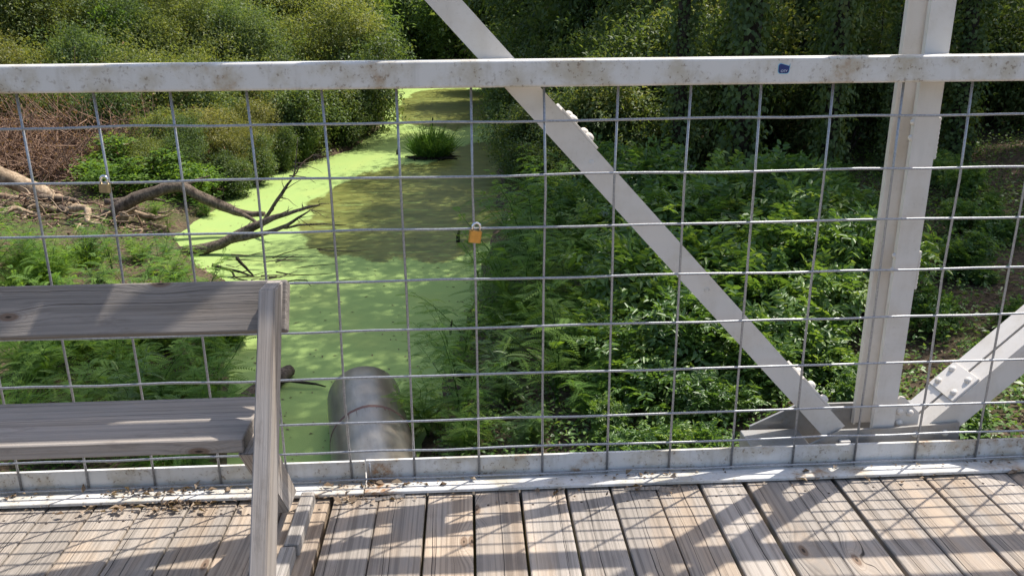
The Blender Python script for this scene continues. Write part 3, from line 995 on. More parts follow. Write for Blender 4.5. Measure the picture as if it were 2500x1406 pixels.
def stems(name, mat, C, seed, n, r0, base=((0, 0, 0),), seg=5, lean=0.2):
    rg = np.random.default_rng(seed)
    m = MB()
    for k in range(n):
        e = C[rg.integers(len(C))]
        b = np.array(base[k % len(base)], float)
        pts, rad = [], []
        off = rg.normal(0, lean, 3) * np.array([1, 1, 0.3]) * np.linalg.norm(e - b) * 0.5
        for i in range(seg + 1):
            t = i / seg
            p = b * (1 - t) + e * t + off * math.sin(math.pi * t) + np.array([0, 0, 0.25 * e[2] * t * (1 - t)])
            pts.append(p + rg.normal(0, 0.015, 3)); rad.append(r0 * (1 - 0.82 * t) * (1 if k == 0 else 0.7))
        m.tube(pts, rad, 6, False)
    return m.mesh(name, mat)


def place(kind, parts, loc, rz, sc, label, cat, group):
    o = empty(kind, loc, rz)
    o.scale = sc if hasattr(sc, '__len__') else (sc, sc, sc)
    tag(o, label, cat, group)
    for nm, me in parts:
        link(nm, me, o)
    return o


def gz(x, y): return float(height(x, y))


# prototypes --------------------------------------------------------
WIL = []
for s in range(5):
    me, C = crown('crown', M[('willow', 'sage', 'willow', 'ochre', 'sage')[s]], 100 + s, 620, 38, (2.0, 2.0, 1.8), (0.10, 0.042), -0.3, 0.20, shell=0.4)
    WIL.append([('crown', me), ('trunk', stems('trunk', M['bark'], C, 200 + s, 16, 0.05))])
WTREE = []
for s in range(4):
    me, C = crown('crown', M[('willow', 'sage', 'ochre', 'willow')[s]], 120 + s, 900, 38, (2.8, 2.8, 3.8), (0.14, 0.056), -0.4, 0.28, shell=0.4)
    WTREE.append([('crown', me), ('trunk', stems('trunk', M['bark'], C, 220 + s, 14, 0.11))])
FAR = []
for s in range(4):
    me, C = crown('crown', M['farleaf'], 140 + s, 640, 34, (3.6, 3.6, 4.8), (0.24, 0.11), -0.4, 0.48, shell=0.4)
    FAR.append([('crown', me), ('trunk', stems('trunk', M['bark'], C, 240 + s, 12, 0.16))])
LUSH = []
for s in range(5):
    me, C = crown('crown', M['lush'], 160 + s, 440, 11, (1.15, 1.15, 1.0), (0.165, 0.074), 0.0, 0.27, True, True, 0.4)
    LUSH.append([('crown', me), ('trunk', stems('trunk', M['bark'], C, 260 + s, 14, 0.025))])
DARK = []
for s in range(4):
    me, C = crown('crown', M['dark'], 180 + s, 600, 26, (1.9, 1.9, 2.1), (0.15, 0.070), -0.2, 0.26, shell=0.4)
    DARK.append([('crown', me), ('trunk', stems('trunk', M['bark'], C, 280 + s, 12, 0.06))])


def feather_plant(seed, n_stem, h, mat, nfr=26):
    """loose herb: leaning stems carrying pinnate fronds"""
    rg = np.random.default_rng(seed)
    P, A, Nn, LL, WW, T = [], [], [], [], [], []
    m = MB()
    for s in range(n_stem):
        az = rg.uniform(0, 2 * math.pi); ln = rg.uniform(0.15, 0.75)
        hh = h * rg.uniform(0.6, 1.1)
        pts = []
        for i in range(7):
            t = i / 6
            r = ln * hh * t ** 1.6
            pts.append(np.array([math.cos(az) * r + rg.normal(0, 0.02), math.sin(az) * r + rg.normal(0, 0.02), hh * t * (1 - 0.22 * ln * t)]))
        m.tube(pts, [0.011 * (1 - 0.8 * i / 6) for i in range(7)], 5, False)
        pts = np.array(pts)
        st = np.clip(rg.normal(0.5, 0.15), 0, 1)
        for k in range(nfr):
            t = 0.22 + 0.78 * (k + rg.random()) / nfr
            i = min(int(t * 6), 5); f = t * 6 - i
            b = pts[i] * (1 - f) + pts[i + 1] * f
            a = k * 2.4 + rg.normal(0, 0.4)
            d = np.array([math.cos(a), math.sin(a), rg.uniform(-0.1, 0.55)])
            d /= np.linalg.norm(d)
            fl = rg.uniform(0.22, 0.42) * (1.15 - 0.5 * t) * h / 1.2
            npair = 13
            u = np.linspace(0.08, 1, npair)
            q = b + d * (u * fl)[:, None] + np.array([0, 0, -1]) * (u ** 2 * fl * rg.uniform(0.15, 0.5))[:, None]
            sd = np.cross(d, [0, 0, 1.0]); sd /= np.linalg.norm(sd)
            upv = np.cross(sd, d)
            for sg in (-1, 1):
                P.append(q); A.append(np.repeat((sd * sg + d * 0.45 + rg.normal(0, 0.12, 3))[None], npair, 0))
                Nn.append(np.repeat((upv + rg.normal(0, 0.15, 3))[None], npair, 0))
                LL.append(fl * 0.17 * np.sin(math.pi * (0.18 + 0.72 * u)) + 0.012)
                WW.append(np.full(npair, fl * 0.052)); T.append(np.full(npair, np.clip(st + rg.normal(0, 0.13), 0, 1)))
    V, F = leaves(np.concatenate(P), np.concatenate(A), np.concatenate(Nn), np.concatenate(LL), np.concatenate(WW), 0.1)
    return [('crown', np_mesh('crown', V, F, mat, np.repeat(np.concatenate(T), 4))), ('stem', m.mesh('stem', mat))]


FEA = [feather_plant(300 + s, 7, 1.35, M['feather']) for s in range(4)] + [feather_plant(310, 5, 1.75, M['grass'], 18), feather_plant(311, 9, 1.0, M['lush'], 20), feather_plant(312, 4, 1.6, M['lime'], 16)]

# ------------------------------------------------------------------ left bank planting
def scatter(protos, spots, kind, label, cat, group, smin=0.85, smax=1.15, sink=0.1, zs=1.0):
    for i, sp in enumerate(spots):
        x, y = sp[:2]
        s = (sp[2] if len(sp) > 2 else 1.0) * RNG.uniform(smin, smax)
        place(kind, protos[RNG.integers(len(protos))], (x, y, gz(x, y) - sink), RNG.uniform(0, 6.28),
              (s * RNG.uniform(0.88, 1.12), s * RNG.uniform(0.88, 1.12), s * zs * RNG.uniform(0.82, 1.18)), label, cat, group)


scatter(DARK, [(-6.9, 35.6, 1.0), (-5.9, 39.0, 1.1), (-5.6, 42.5, 1.2), (-6.1, 47, 1.25), (-6.5, 52, 1.3), (-7.2, 58, 1.4), (-8.0, 34.0, 0.85), (-7.6, 31.6, 0.5), (-8.2, 29.2, 0.45), (-7.3, 33.4, 0.6), (-8.3, 26.9, 0.4), (-6.3, 37.2, 0.7)],  # shade on their near side is put into the darker leaf colour
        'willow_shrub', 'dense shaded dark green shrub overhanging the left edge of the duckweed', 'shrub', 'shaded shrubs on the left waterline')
scatter(WIL, [(-8.6, 32.6, 0.95), (-9.6, 29.6, 0.85), (-8.9, 30.8, 0.7), (-10.6, 31.6, 1.05), (-11.4, 28.6, 0.85), (-8.4, 35.5, 1.1), (-9.6, 27.4, 0.6), (-8.7, 28.8, 0.55), (-10.8, 26.6, 0.6), (-8.2, 33.8, 0.75), (-7.5, 34.4, 0.7)],
        'willow_shrub', 'olive willow shrub rising behind the arching driftwood branch', 'shrub', 'willow shrubs behind the arching branch')
scatter(WIL, [(-13.2, 30.4, 0.9), (-15.5, 31.2, 0.95), (-17.8, 30.2, 1.0), (-19.8, 31.5, 1.05), (-22, 30.2, 1.1), (-13.0, 33.5, 1.1), (-15.8, 34.5, 1.15), (-18.6, 34.2, 1.2), (-21.5, 34.6, 1.2), (-24.5, 33.5, 1.25), (-11.2, 35.0, 1.15),
              (-20.5, 28.0, 0.85), (-23.5, 28.0, 1.0)],
        'willow_shrub', 'small leaved olive shrub on the left bank above the dead brush', 'shrub', 'shrubs above the dead brush')
sp = []
for row, (y0, n, x0, x1, s) in enumerate(((38.5, 8, -10.5, -30, 0.95), (43, 9, -8.5, -36, 1.05), (48.5, 10, -9.0, -42, 1.2), (55, 9, -9.5, -46, 1.35), (62, 9, -10, -52, 1.5))):
    for k in range(n):
        sp.append((x0 + (x1 - x0) * (k + RNG.uniform(-0.25, 0.25)) / (n - 1), y0 + RNG.uniform(-1.5, 1.5), s))
scatter(WTREE, sp, 'willow_tree', 'tall pale olive willow in the sunlit thicket on the left bank', 'tree', 'willow thicket on the left bank')
sp = [(-10, 70, 1.3), (-13, 76, 1.4), (-18, 73, 1.5), (-24, 76, 1.6), (-31, 74, 1.7), (-40, 76, 1.7), (-50, 72, 1.8), (-6, 92, 1.5), (-1.5, 86, 1.3), (3.5, 80, 1.3), (-3.5, 98, 1.7), (7, 83, 1.5), (0.8, 91, 1.5),
      (-12, 106, 1.8), (-20, 104, 1.8), (-5, 112, 2.0), (2, 106, 2.0), (12, 92, 1.9), (20, 96, 2.0), (30, 92, 2.0), (-28, 112, 2.0), (-40, 108, 2.0), (-9, 120, 2.4), (5, 118, 2.4), (16, 112, 2.4)]
scatter(FAR, sp, 'distant_tree', 'distant leafy tree closing off the creek bend', 'tree', 'distant trees at the creek bend')

def thicket(name, label, mat, seed, ncl, per, xr_, yr_, hfun, leaf, cl):
    rg = np.random.default_rng(seed)
    x = rg.uniform(*xr_, ncl); y = yr_[0] + (yr_[1] - yr_[0]) * rg.random(ncl) ** 1.3
    d, rt = bank(x, y)
    k = d > 1.2
    x, y = x[k], y[k]
    h = hfun(x, y) * (1 - 0.75 * rg.random(len(x)) ** 2.2)
    C = np.stack([x, y, height(x, y) + h], 1)
    t = np.clip(0.46 + 0.26 * wav(x * 0.7 + 5, y * 0.45 + h) + rg.normal(0, 0.17, len(x)), 0, 1)
    ci = np.repeat(np.arange(len(x)), per); N = len(ci)
    sp_ = cl * rg.uniform(0.5, 1.6, len(x))
    P = C[ci] + rg.normal(0, 1, (N, 3)) * sp_[ci][:, None] * np.array([1, 1, 0.8])
    V, F = leaves(P, rg.normal(0, 0.8, (N, 3)) + np.array([0, -0.2, 0]), rg.normal(0, 0.5, (N, 3)) + np.array([0, -0.2, 0.9]), leaf[0] * rg.uniform(0.6, 1.4, N), leaf[1] * rg.uniform(0.7, 1.3, N))
    o = link(name, np_mesh(name, V, F, mat, np.repeat(np.clip(t[ci] + rg.normal(0, 0.12, N), 0, 1), 4)))
    return tag(o, label, None, None, 'stuff')


thicket('thicket', 'tangled sunlit olive foliage filling the left bank between the willows', M['willow'], 41, 5200, 32, (-46, -5), (31, 60),
        lambda x, y: np.clip(1.8 + (y - 28) * 0.25, 1.5, 7.5) * (0.9 + 0.4 * wav(x * 0.6, y * 0.4)), (0.13, 0.052), 0.34)
thicket('thicket', 'tangled grey green foliage woven through the left bank', M['sage'], 42, 1700, 34, (-40, -5), (30, 56),
        lambda x, y: np.clip(1.4 + (y - 28) * 0.2, 1.2, 6.0) * (0.9 + 0.4 * wav(x * 0.5 + 2, y * 0.5)), (0.12, 0.05), 0.34)

# ------------------------------------------------------------------ right bank planting
scatter(DARK, [(2.0, 22.6, 0.6), (2.3, 26, 0.75), (2.4, 30, 0.95), (2.7, 34.5, 1.1), (2.9, 40, 1.2), (3.1, 45.5, 1.25), (3.1, 51, 1.3), (2.8, 58, 1.4), (2.6, 65, 1.5), (4.4, 24.5, 0.9), (5.4, 28, 1.05), (1.9, 28, 0.55), (2.0, 37, 0.7)],
        'waterside_shrub', 'dark leafy shrub leaning over the right edge of the creek', 'shrub', 'shrubs on the right waterline')
scatter(LUSH, [(2.2, 9.4, 0.8), (3.0, 10.3, 0.95), (3.9, 9.6, 0.95), (4.9, 10.4, 1.0), (5.9, 9.8, 0.8), (3.0, 8.3, 0.65), (1.6, 8.9, 0.65), (2.1, 7.9, 0.6), (3.5, 7.8, 0.6), (4.1, 8.5, 0.7), (2.6, 9.6, 0.75), (5.0, 9.2, 0.7), (2.8, 7.3, 0.45), (4.6, 7.7, 0.5)],
        'leafy_shrub', 'lush broad leaved shrub low behind the foot of the white diagonal', 'shrub', 'broad leaved shrubs behind the diagonal foot')
scatter(LUSH, [(3.3, 12.2, 1.0), (4.5, 12.4, 1.1), (5.7, 12.0, 1.0), (6.7, 13.2, 0.85), (3.9, 13.8, 1.05), (5.2, 14.0, 0.95)],
        'leafy_shrub', 'lush broad leaved shrub between the white diagonal and the post', 'shrub', 'broad leaved shrubs between diagonal and post')
scatter(LUSH, [(2.8, 15.2, 0.85), (4.2, 15.8, 1.15), (5.6, 16.0, 0.8), (7.0, 16.0, 0.7), (3.4, 18.2, 0.75), (5.0, 18.8, 0.8), (6.6, 18.6, 0.6), (2.3, 19.8, 0.75), (2.5, 17.2, 0.7)],
        'leafy_shrub', 'sunlit broad leaved shrub at the upper part of the right bank', 'shrub', 'broad leaved shrubs on the upper right bank')
scatter(LUSH, [(7.4 + 6.5 * RNG.random() ** 1.2, 9.6 + 8 * RNG.random(), RNG.uniform(0.22, 0.5)) for k in range(24)],
        'leafy_shrub', 'scattered low green shrub on the leaf litter right of the post', 'shrub', 'low shrubs right of the post')
scatter(FEA, [(-0.90, 9.0, 1.0), (-0.40, 8.5, 1.1), (0.25, 8.9, 1.2), (0.95, 8.4, 1.1), (-0.40, 10.2, 1.15), (0.30, 10.2, 1.25), (1.10, 9.8, 1.2), (-0.30, 11.6, 1.25), (0.60, 11.6, 1.25), (1.60, 11.2, 1.1), (1.75, 9.3, 0.9), (-0.35, 7.7, 0.85), (0.45, 7.5, 0.85), (1.35, 7.6, 0.75)],
        'feathery_plant', 'feathery green herb with fine leaflets right beside the steel pipe', 'plant', 'feathery herbs beside the pipe', sink=0.05)
scatter(FEA, [(0.15, 13.0, 1.3), (1.10, 13.2, 1.3), (2.10, 12.8, 1.1), (0.50, 14.6, 1.3), (1.50, 14.9, 1.3), (0.90, 16.3, 1.3), (1.90, 16.8, 1.3), (1.30, 18.5, 1.3), (2.50, 14.8, 1.1), (1.60, 20.3, 1.2), (2.30, 11.3, 0.9), (2.70, 13.3, 0.9)],
        'feathery_plant', 'feathery green herb on the right bank below the orange padlock', 'plant', 'feathery herbs below the padlock', sink=0.05)
scatter(FEA, [(-4.3, 10.2, 1.15), (-5.0, 9.6, 1.1), (-5.7, 10.4, 1.15), (-4.9, 11.4, 1.15), (-5.7, 11.8, 1.2), (-6.5, 11.0, 1.2), (-4.2, 8.8, 1.0), (-4.9, 8.5, 1.0), (-5.7, 8.9, 1.05), (-6.6, 9.6, 1.1), (-5.4, 13.2, 1.1), (-6.4, 13.0, 1.1), (-4.0, 9.5, 0.9),
              (-7.3, 11.8, 1.1), (-7.2, 10.2, 1.1), (-4.6, 7.6, 0.9), (-5.5, 7.7, 0.9), (-6.4, 8.2, 1.0), (-3.9, 7.7, 0.7)],
        'feathery_plant', 'feathery green herb on the left bank behind the bench', 'plant', 'feathery herbs behind the bench', sink=0.05)
scatter(FEA, [(-7.3, 16.6, 0.8), (-8.2, 16.2, 0.9), (-9.0, 16.8, 0.95), (-9.9, 16.0, 0.85), (-10.8, 16.2, 0.8), (-8.0, 17.4, 0.6), (-7.9, 14.8, 0.85), (-8.9, 14.9, 0.9), (-10.0, 14.8, 0.9), (-11.3, 15.6, 0.95), (-8.8, 21.6, 0.6), (-9.5, 22.6, 0.7),
              (-6.6, 15.4, 0.8), (-12.2, 16.0, 0.8), (-8.3, 17.7, 0.6), (-9.4, 17.9, 0.6), (-10.6, 17.6, 0.65), (-11.7, 18.0, 0.6), (-12.7, 17.6, 0.6), (-7.6, 18.0, 0.45), (-13.4, 18.2, 0.6), (-9.6, 15.6, 0.9), (-8.4, 24.0, 0.7), (-9.0, 25.6, 0.7)],
        'feathery_plant', 'sunlit yellow green feathery herb around the driftwood', 'plant', 'feathery herbs by the driftwood', sink=0.05)
sp = []
for y0, n, x0, x1, s in ((22, 8, 8, 26, 0.95), (27, 9, 7, 32, 1.2), (33, 10, 6, 38, 1.5), (40, 10, 6, 44, 1.8), (48, 10, 6, 50, 2.1), (57, 9, 6, 56, 2.5), (67, 8, 5, 60, 2.9)):
    for k in range(n):
        sp.append((x0 + (x1 - x0) * (k + RNG.uniform(-0.25, 0.25)) / (n - 1), y0 + RNG.uniform(-1.2, 1.2), s))
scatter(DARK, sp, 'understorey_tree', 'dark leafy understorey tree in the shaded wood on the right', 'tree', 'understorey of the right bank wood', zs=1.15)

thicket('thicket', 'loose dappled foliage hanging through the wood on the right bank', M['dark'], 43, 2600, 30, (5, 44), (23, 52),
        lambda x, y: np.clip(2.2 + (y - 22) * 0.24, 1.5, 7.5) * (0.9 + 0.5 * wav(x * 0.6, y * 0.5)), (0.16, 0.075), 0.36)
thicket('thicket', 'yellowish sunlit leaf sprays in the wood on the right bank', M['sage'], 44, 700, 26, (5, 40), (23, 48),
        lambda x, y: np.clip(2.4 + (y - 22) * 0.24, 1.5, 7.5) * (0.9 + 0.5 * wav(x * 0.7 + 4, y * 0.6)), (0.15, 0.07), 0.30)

# tall canopy trees whose crowns stand above the frame and shade the right bank
def canopy(seed, h):
    rg = np.random.default_rng(seed)
    me, C = crown('crown', M['farleaf'], seed, 330, 30, (4.0, 4.0, 2.4), (0.22, 0.10), h - 4.8, 0.42)
    m = MB()
    top = np.array([rg.normal(0, 0.3), rg.normal(0, 0.3), h - 2.8])
    pts = [np.array([0, 0, -0.3]), np.array([rg.normal(0, .1), rg.normal(0, .1), h * 0.3]), np.array([rg.normal(0, .25), rg.normal(0, .25), h * 0.55]), top]
    m.tube(pts, [0.20, 0.15, 0.12, 0.06], 9)
    for k in range(12):
        e = C[rg.integers(len(C))]; b = pts[2] * 0.6 + top * 0.4 if k % 2 else top
        m.tube([b, (b + e) / 2 + rg.normal(0, 0.2, 3), e], [0.08, 0.05, 0.015], 6, False)
    return [('crown', me), ('trunk', m.mesh('trunk', M['bark']))]


# vine clad trunks
def vine_trunk(seed, h):
    rg = np.random.default_rng(seed)
    N = 3400
    a = rg.uniform(0, 2 * math.pi, N); z = h * rg.random(N)
    r = 0.22 + 0.30 * rg.random(N) ** 2 * (0.6 + 0.8 * np.sin(z * 2.1 + a * 2) ** 2)
    P = np.stack([np.cos(a) * r, np.sin(a) * r, z], 1)
    o = np.stack([np.cos(a), np.sin(a), np.full(N, 0.2)], 1)
    ax = np.array([0, 0, -0.8]) + o * 0.4 + rg.normal(0, 0.45, (N, 3))
    V, F = leaves(P, ax, o + rg.normal(0, 0.35, (N, 3)), 0.13 * rg.uniform(0.6, 1.3, N), 0.10 * rg.uniform(0.7, 1.2, N))
    t = np.clip(rg.normal(0.5, 0.16, N) + 0.15 * np.sin(z * 3 + a), 0, 1)
    m = MB(); m.tube([(0, 0, -0.3), (0.05, 0.02, h * 0.4), (-0.04, 0.05, h)], [0.2, 0.17, 0.12], 8)
    return [('vine', np_mesh('vine', V, F, M['dark'], np.repeat(t, 4))), ('trunk', m.mesh('trunk', M['bark']))]


VT = [vine_trunk(450 + s, 7.5) for s in range(3)]
CAN = [canopy(400 + s, 11.5 + s) for s in range(3)]
TALL = [canopy(410 + s, 19.5 + s) + [VT[s][0]] for s in range(2)]
scatter(TALL, [(5.2, 19.2, 1.0), (5.6, 15.6, 0.95), (7.6, 22.5, 1.0), (8.6, 18.0, 0.95), (6.5, 28.5, 1.0), (7.5, 36, 1.0), (8.0, 44, 1.05), (12.2, 18.6, 0.95), (14.2, 22.5, 1.0), (16.8, 18.4, 1.0), (20.5, 23.5, 1.0), (19.8, 16.6, 0.95)],
        'canopy_tree', 'very tall slender tree on the right bank shading the creek', 'tree', 'tall trees shading the creek', 0.98, 1.04)
scatter(CAN, [(16.5, 27, 1.1), (7.0, 36, 1.1), (24, 27, 1.1), (12, 36, 1.15), (23, 34, 1.2), (5.0, 44, 1.1), (30, 28, 1.2)],
        'canopy_tree', 'dark trunked tree of the wood on the right bank', 'tree', 'canopy trees on the right bank', 0.97, 1.06)

scatter(VT, [(9.6, 20.4, 1.3), (11.6, 20.0, 0.8), (6.6, 23.5, 0.7), (13.8, 22.8, 1.1), (9.3, 24.5, 0.8), (17.2, 20.4, 0.9), (10.4, 18.6, 0.6)],
        'vine_clad_tree', 'slim tree trunk wrapped in hanging vines in the shaded wood', 'tree', 'vine clad trunks on the right bank')

# ------------------------------------------------------------------ bright saplings
LIME = []
for s in range(2):
    me, C = crown('crown', M['lime'], 500 + s, 70, 30, (0.55, 0.55, 0.8), (0.10, 0.055), 0.1, 0.13)
    LIME.append([('crown', me), ('trunk', stems('trunk', M['bark'], C, 520 + s, 7, 0.02))])
o = place('sapling', LIME[0], (-15.8, 38.0, gz(-15.8, 38.0) + 1.2), 0.4, (1.3, 1.3, 2.2), 'bright lime green sapling glowing above the left end of the rail', 'sapling', None)
o = place('sapling', LIME[1], (-12.0, 26.3, gz(-12.0, 26.3) - 0.05), 1.4, (2.0, 1.5, 0.8), 'bright green low bush behind the small pale padlock', 'bush', None)
o = place('sapling', LIME[0], (-9.2, 25.0, gz(-9.2, 25.0) - 0.05), 2.4, (1.5, 1.4, 0.85), 'bright green bush under the arching driftwood branch', 'bush', None)

# ------------------------------------------------------------------ dead brush on the left bank
def brush(seed, n=260, size=(2.2, 1.2, 1.2), leafn=750):
    rg = np.random.default_rng(seed)
    m = MB()
    tips = []
    for k in range(n):
        b = rg.normal(0, 0.5, 3) * np.array(size) * np.array([1, 1, 0.3]); b[2] = abs(b[2])
        e = rg.normal(0, 0.6, 3) * np.array(size); e[2] = abs(e[2]) * 1.1
        mid = (b + e) / 2 + rg.normal(0, 0.2, 3)
        w_ = rg.uniform(0.6, 1.8)
        m.tube([b, mid, e], [0.016 * w_, 0.011 * w_, 0.004], 4, False)
        tips += [mid, e]
    tips = np.array(tips)
    P = tips[rg.integers(len(tips), size=leafn)] + rg.normal(0, 0.16, (leafn, 3)); P[:, 2] = np.maximum(P[:, 2], 0.03)
    V, F = leaves(P, rg.normal(0, 1, (leafn, 3)), rg.normal(0, 1, (leafn, 3)) + np.array([0, 0, .5]), 0.10 * rg.uniform(0.6, 1.3, leafn), 0.04)
    return [('twigs', m.mesh('twigs', M['drytwig'])), ('dead_leaves', np_mesh('dead_leaves', V, F, M['brown'], np.repeat(np.clip(rg.normal(0.45, 0.22, leafn), 0, 1), 4)))]


BR = [brush(600 + s) for s in range(2)]
scatter(BR, [(-14.5, 27.2, 1.0), (-17.0, 27.6, 1.1), (-12.6, 28.6, 1.0), (-16.0, 29.2, 1.15), (-18.8, 28.4, 1.1), (-13.4, 26.0, 0.9), (-15.6, 26.0, 1.0), (-12.2, 27.2, 0.9), (-17.8, 26.2, 1.0), (-20.5, 26.8, 1.1), (-11.4, 29.6, 1.1), (-14.0, 29.0, 1.3)], 'dead_brush', 'reddish brown heap of dead brush on the left bank', 'brush', 'dead brush heaps on the left bank', zs=1.35)

for k, (x, y, h, lab) in enumerate(((-12.4, 27.4, 1.7, 'bare pale dead sapling leaning left of the brush heap'), (-14.8, 26.6, 1.3, 'bare grey dead sapling above the pale log'), (-9.9, 28.4, 1.5, 'bare dead twigs among the willows behind the arch'))):
    o = empty('dead_sapling', (x, y, gz(x, y))); tag(o, lab, 'dead sapling')
    m = MB()
    for j in range(7):
        e = np.array([RNG.normal(0, 0.5), RNG.normal(0, 0.3), h * RNG.uniform(0.5, 1.0)])
        m.tube([(0, 0, 0), e * 0.5 + RNG.normal(0, 0.12, 3), e], [0.022, 0.014, 0.005], 5, False)
    m.build('stems', M['greytwig'], o)

# ------------------------------------------------------------------ driftwood
drift = empty('fallen_tree', (-10.7, 21.5, -4.3))
tag(drift, 'fallen dead tree with dark branches arching over the duckweed', 'driftwood')


def limb(pts, rad, name='branch', mat='driftbark', parent=drift, n=9, sub=3, wob=0.07):
    P = np.array(pts, float)
    t = np.linspace(0, len(P) - 1, (len(P) - 1) * sub + 1)
    # Catmull-Rom through the points
    Q = []
    for u in t:
        i = min(int(u), len(P) - 2); f = u - i
        p0, p1, p2, p3 = P[max(i - 1, 0)], P[i], P[i + 1], P[min(i + 2, len(P) - 1)]
        Q.append(0.5 * (2 * p1 + (p2 - p0) * f + (2 * p0 - 5 * p1 + 4 * p2 - p3) * f * f + (3 * p1 - p0 - 3 * p2 + p3) * f ** 3) + RNG.normal(0, 0.008, 3))
    R = np.interp(np.linspace(0, 1, len(Q)), np.linspace(0, 1, len(rad)), rad)
    m = MB(); m.tube(Q, list(R), n, True, wob)
    o = m.build(name, M[mat], parent)
    o.matrix_local = Matrix.Translation(-Vector(parent.location))
    return o


for lx, ly, ls, li in ((-11.4, 24.6, 0.7, 0), (-10.2, 25.6, 0.75, 1), (-8.9, 26.4, 0.6, 0)):
    place('low_bush', LIME[li], (lx, ly, gz(lx, ly) - 0.05), 3 * lx, (2.4 * ls, 2.0 * ls, 1.1 * ls), 'low fresh green bush between the driftwood and the willows', 'bush', 'low bushes behind the driftwood')
limb([(-10.5, 21.5, -4.24), (-10.28, 21.5, -3.89), (-9.55, 21.5, -3.49), (-8.72, 21.5, -3.24), (-8.27, 21.5, -3.17), (-7.63, 21.5, -3.53), (-6.99, 21.5, -3.84), (-6.54, 21.45, -3.99), (-5.97, 21.4, -3.97)], [0.21, 0.18, 0.165, 0.155, 0.15, 0.115, 0.06], wob=0.12)
limb([(-6.99, 21.5, -3.84), (-6.47, 21.3, -4.01), (-6.05, 21.2, -4.32)], [0.08, 0.06, 0.035])
limb([(-8.27, 21.5, -3.17), (-7.9, 21.7, -3.05), (-7.5, 21.8, -2.95)], [0.06, 0.04, 0.012])
limb([(-8.6, 19.9, -4.62), (-7.71, 19.5, -4.52), (-7.28, 19.5, -4.46), (-6.74, 19.5, -4.33), (-6.06, 19.5, -3.98), (-5.51, 19.5, -3.74), (-4.97, 19.5, -3.55), (-4.1, 19.5, -3.33)], [0.18, 0.155, 0.145, 0.13, 0.105, 0.065, 0.02], wob=0.12)
limb([(-6.57, 19.5, -4.25), (-6.08, 19.45, -4.15), (-5.65, 19.4, -4.06), (-5.1, 19.4, -3.91), (-4.66, 19.4, -3.65), (-4.32, 19.4, -3.44)], [0.09, 0.075, 0.06, 0.04, 0.012])
limb([(-5.1, 19.4, -3.91), (-4.36, 19.5, -3.85), (-3.45, 19.5, -3.89)], [0.035, 0.025, 0.008])
limb([(-5.98, 21.2, -4.14), (-5.65, 21.2, -3.68), (-5.33, 21.2, -3.24), (-5.07, 21.2, -2.88), (-4.95, 21.2, -2.43), (-4.87, 21.2, -1.85)], [0.055, 0.05, 0.045, 0.022, 0.016, 0.006])
limb([(-5.07, 21.2, -2.88), (-4.76, 21.2, -2.54), (-4.47, 21.2, -2.32), (-4.19, 21.2, -2.36)], [0.022, 0.016, 0.012, 0.005], mat='drytwig')
for k in range(26):                                         # fine twigs on the outer branches
    b = [(-4.66, 19.4, -3.65), (-4.32, 19.4, -3.44), (-4.1, 19.5, -3.33), (-4.97, 19.5, -3.55), (-4.47, 21.2, -2.32), (-5.1, 19.4, -3.91)][k % 6]
    d = np.array([RNG.uniform(0.05, 0.5), RNG.uniform(-0.2, 0.2), RNG.uniform(-0.25, 0.3)])
    limb([b, np.array(b) + d * 0.5 + RNG.normal(0, 0.03, 3), np.array(b) + d], [0.010, 0.007, 0.003], 'twig', 'driftbark', drift, 4, 2)

LIMBS = [[(-9.55, 21.5, -3.45), (-8.72, 21.5, -3.2), (-8.27, 21.5, -3.1), (-7.63, 21.5, -3.48), (-6.99, 21.5, -3.8), (-6.54, 21.45, -3.95)], [(-6.74, 19.5, -4.3), (-6.06, 19.5, -3.93), (-5.51, 19.5, -3.7), (-4.97, 19.5, -3.5), (-4.5, 19.5, -3.42)], [(-5.65, 21.2, -3.68), (-5.33, 21.2, -3.24), (-4.95, 21.2, -2.43)]]
for k in range(46):
    q = LIMBS[k % 3]; i = RNG.integers(len(q) - 1); f = RNG.random()
    b = np.array(q[i]) * (1 - f) + np.array(q[i + 1]) * f
    d = np.array([RNG.uniform(-0.15, 0.75), RNG.uniform(-0.3, 0.3), RNG.uniform(-0.35, 0.4)]) * RNG.uniform(0.4, 1.1)
    limb([b, b + d * 0.5 + RNG.normal(0, 0.05, 3), b + d], [0.016 * RNG.uniform(0.6, 1.5), 0.010, 0.003], 'twig', 'driftbark', drift, 4, 2)
for k in range(34):                                         # half drowned twigs round the lower branch
    b = np.array([RNG.uniform(-7.6, -4.2), RNG.uniform(16.8, 19.6), ZW + RNG.uniform(-0.02, 0.12)])
    if bank(b[0], b[1])[0] > -0.05: continue
    d = np.array([RNG.uniform(0.3, 1.5), RNG.uniform(-0.35, 0.35), RNG.uniform(-0.08, 0.22)])
    limb([b, b + d * 0.5 + RNG.normal(0, 0.05, 3), b + d], [0.016 * RNG.uniform(0.5, 1.5), 0.010, 0.004], 'twig', 'wetwood' if k % 2 else 'driftbark', drift, 4, 2)

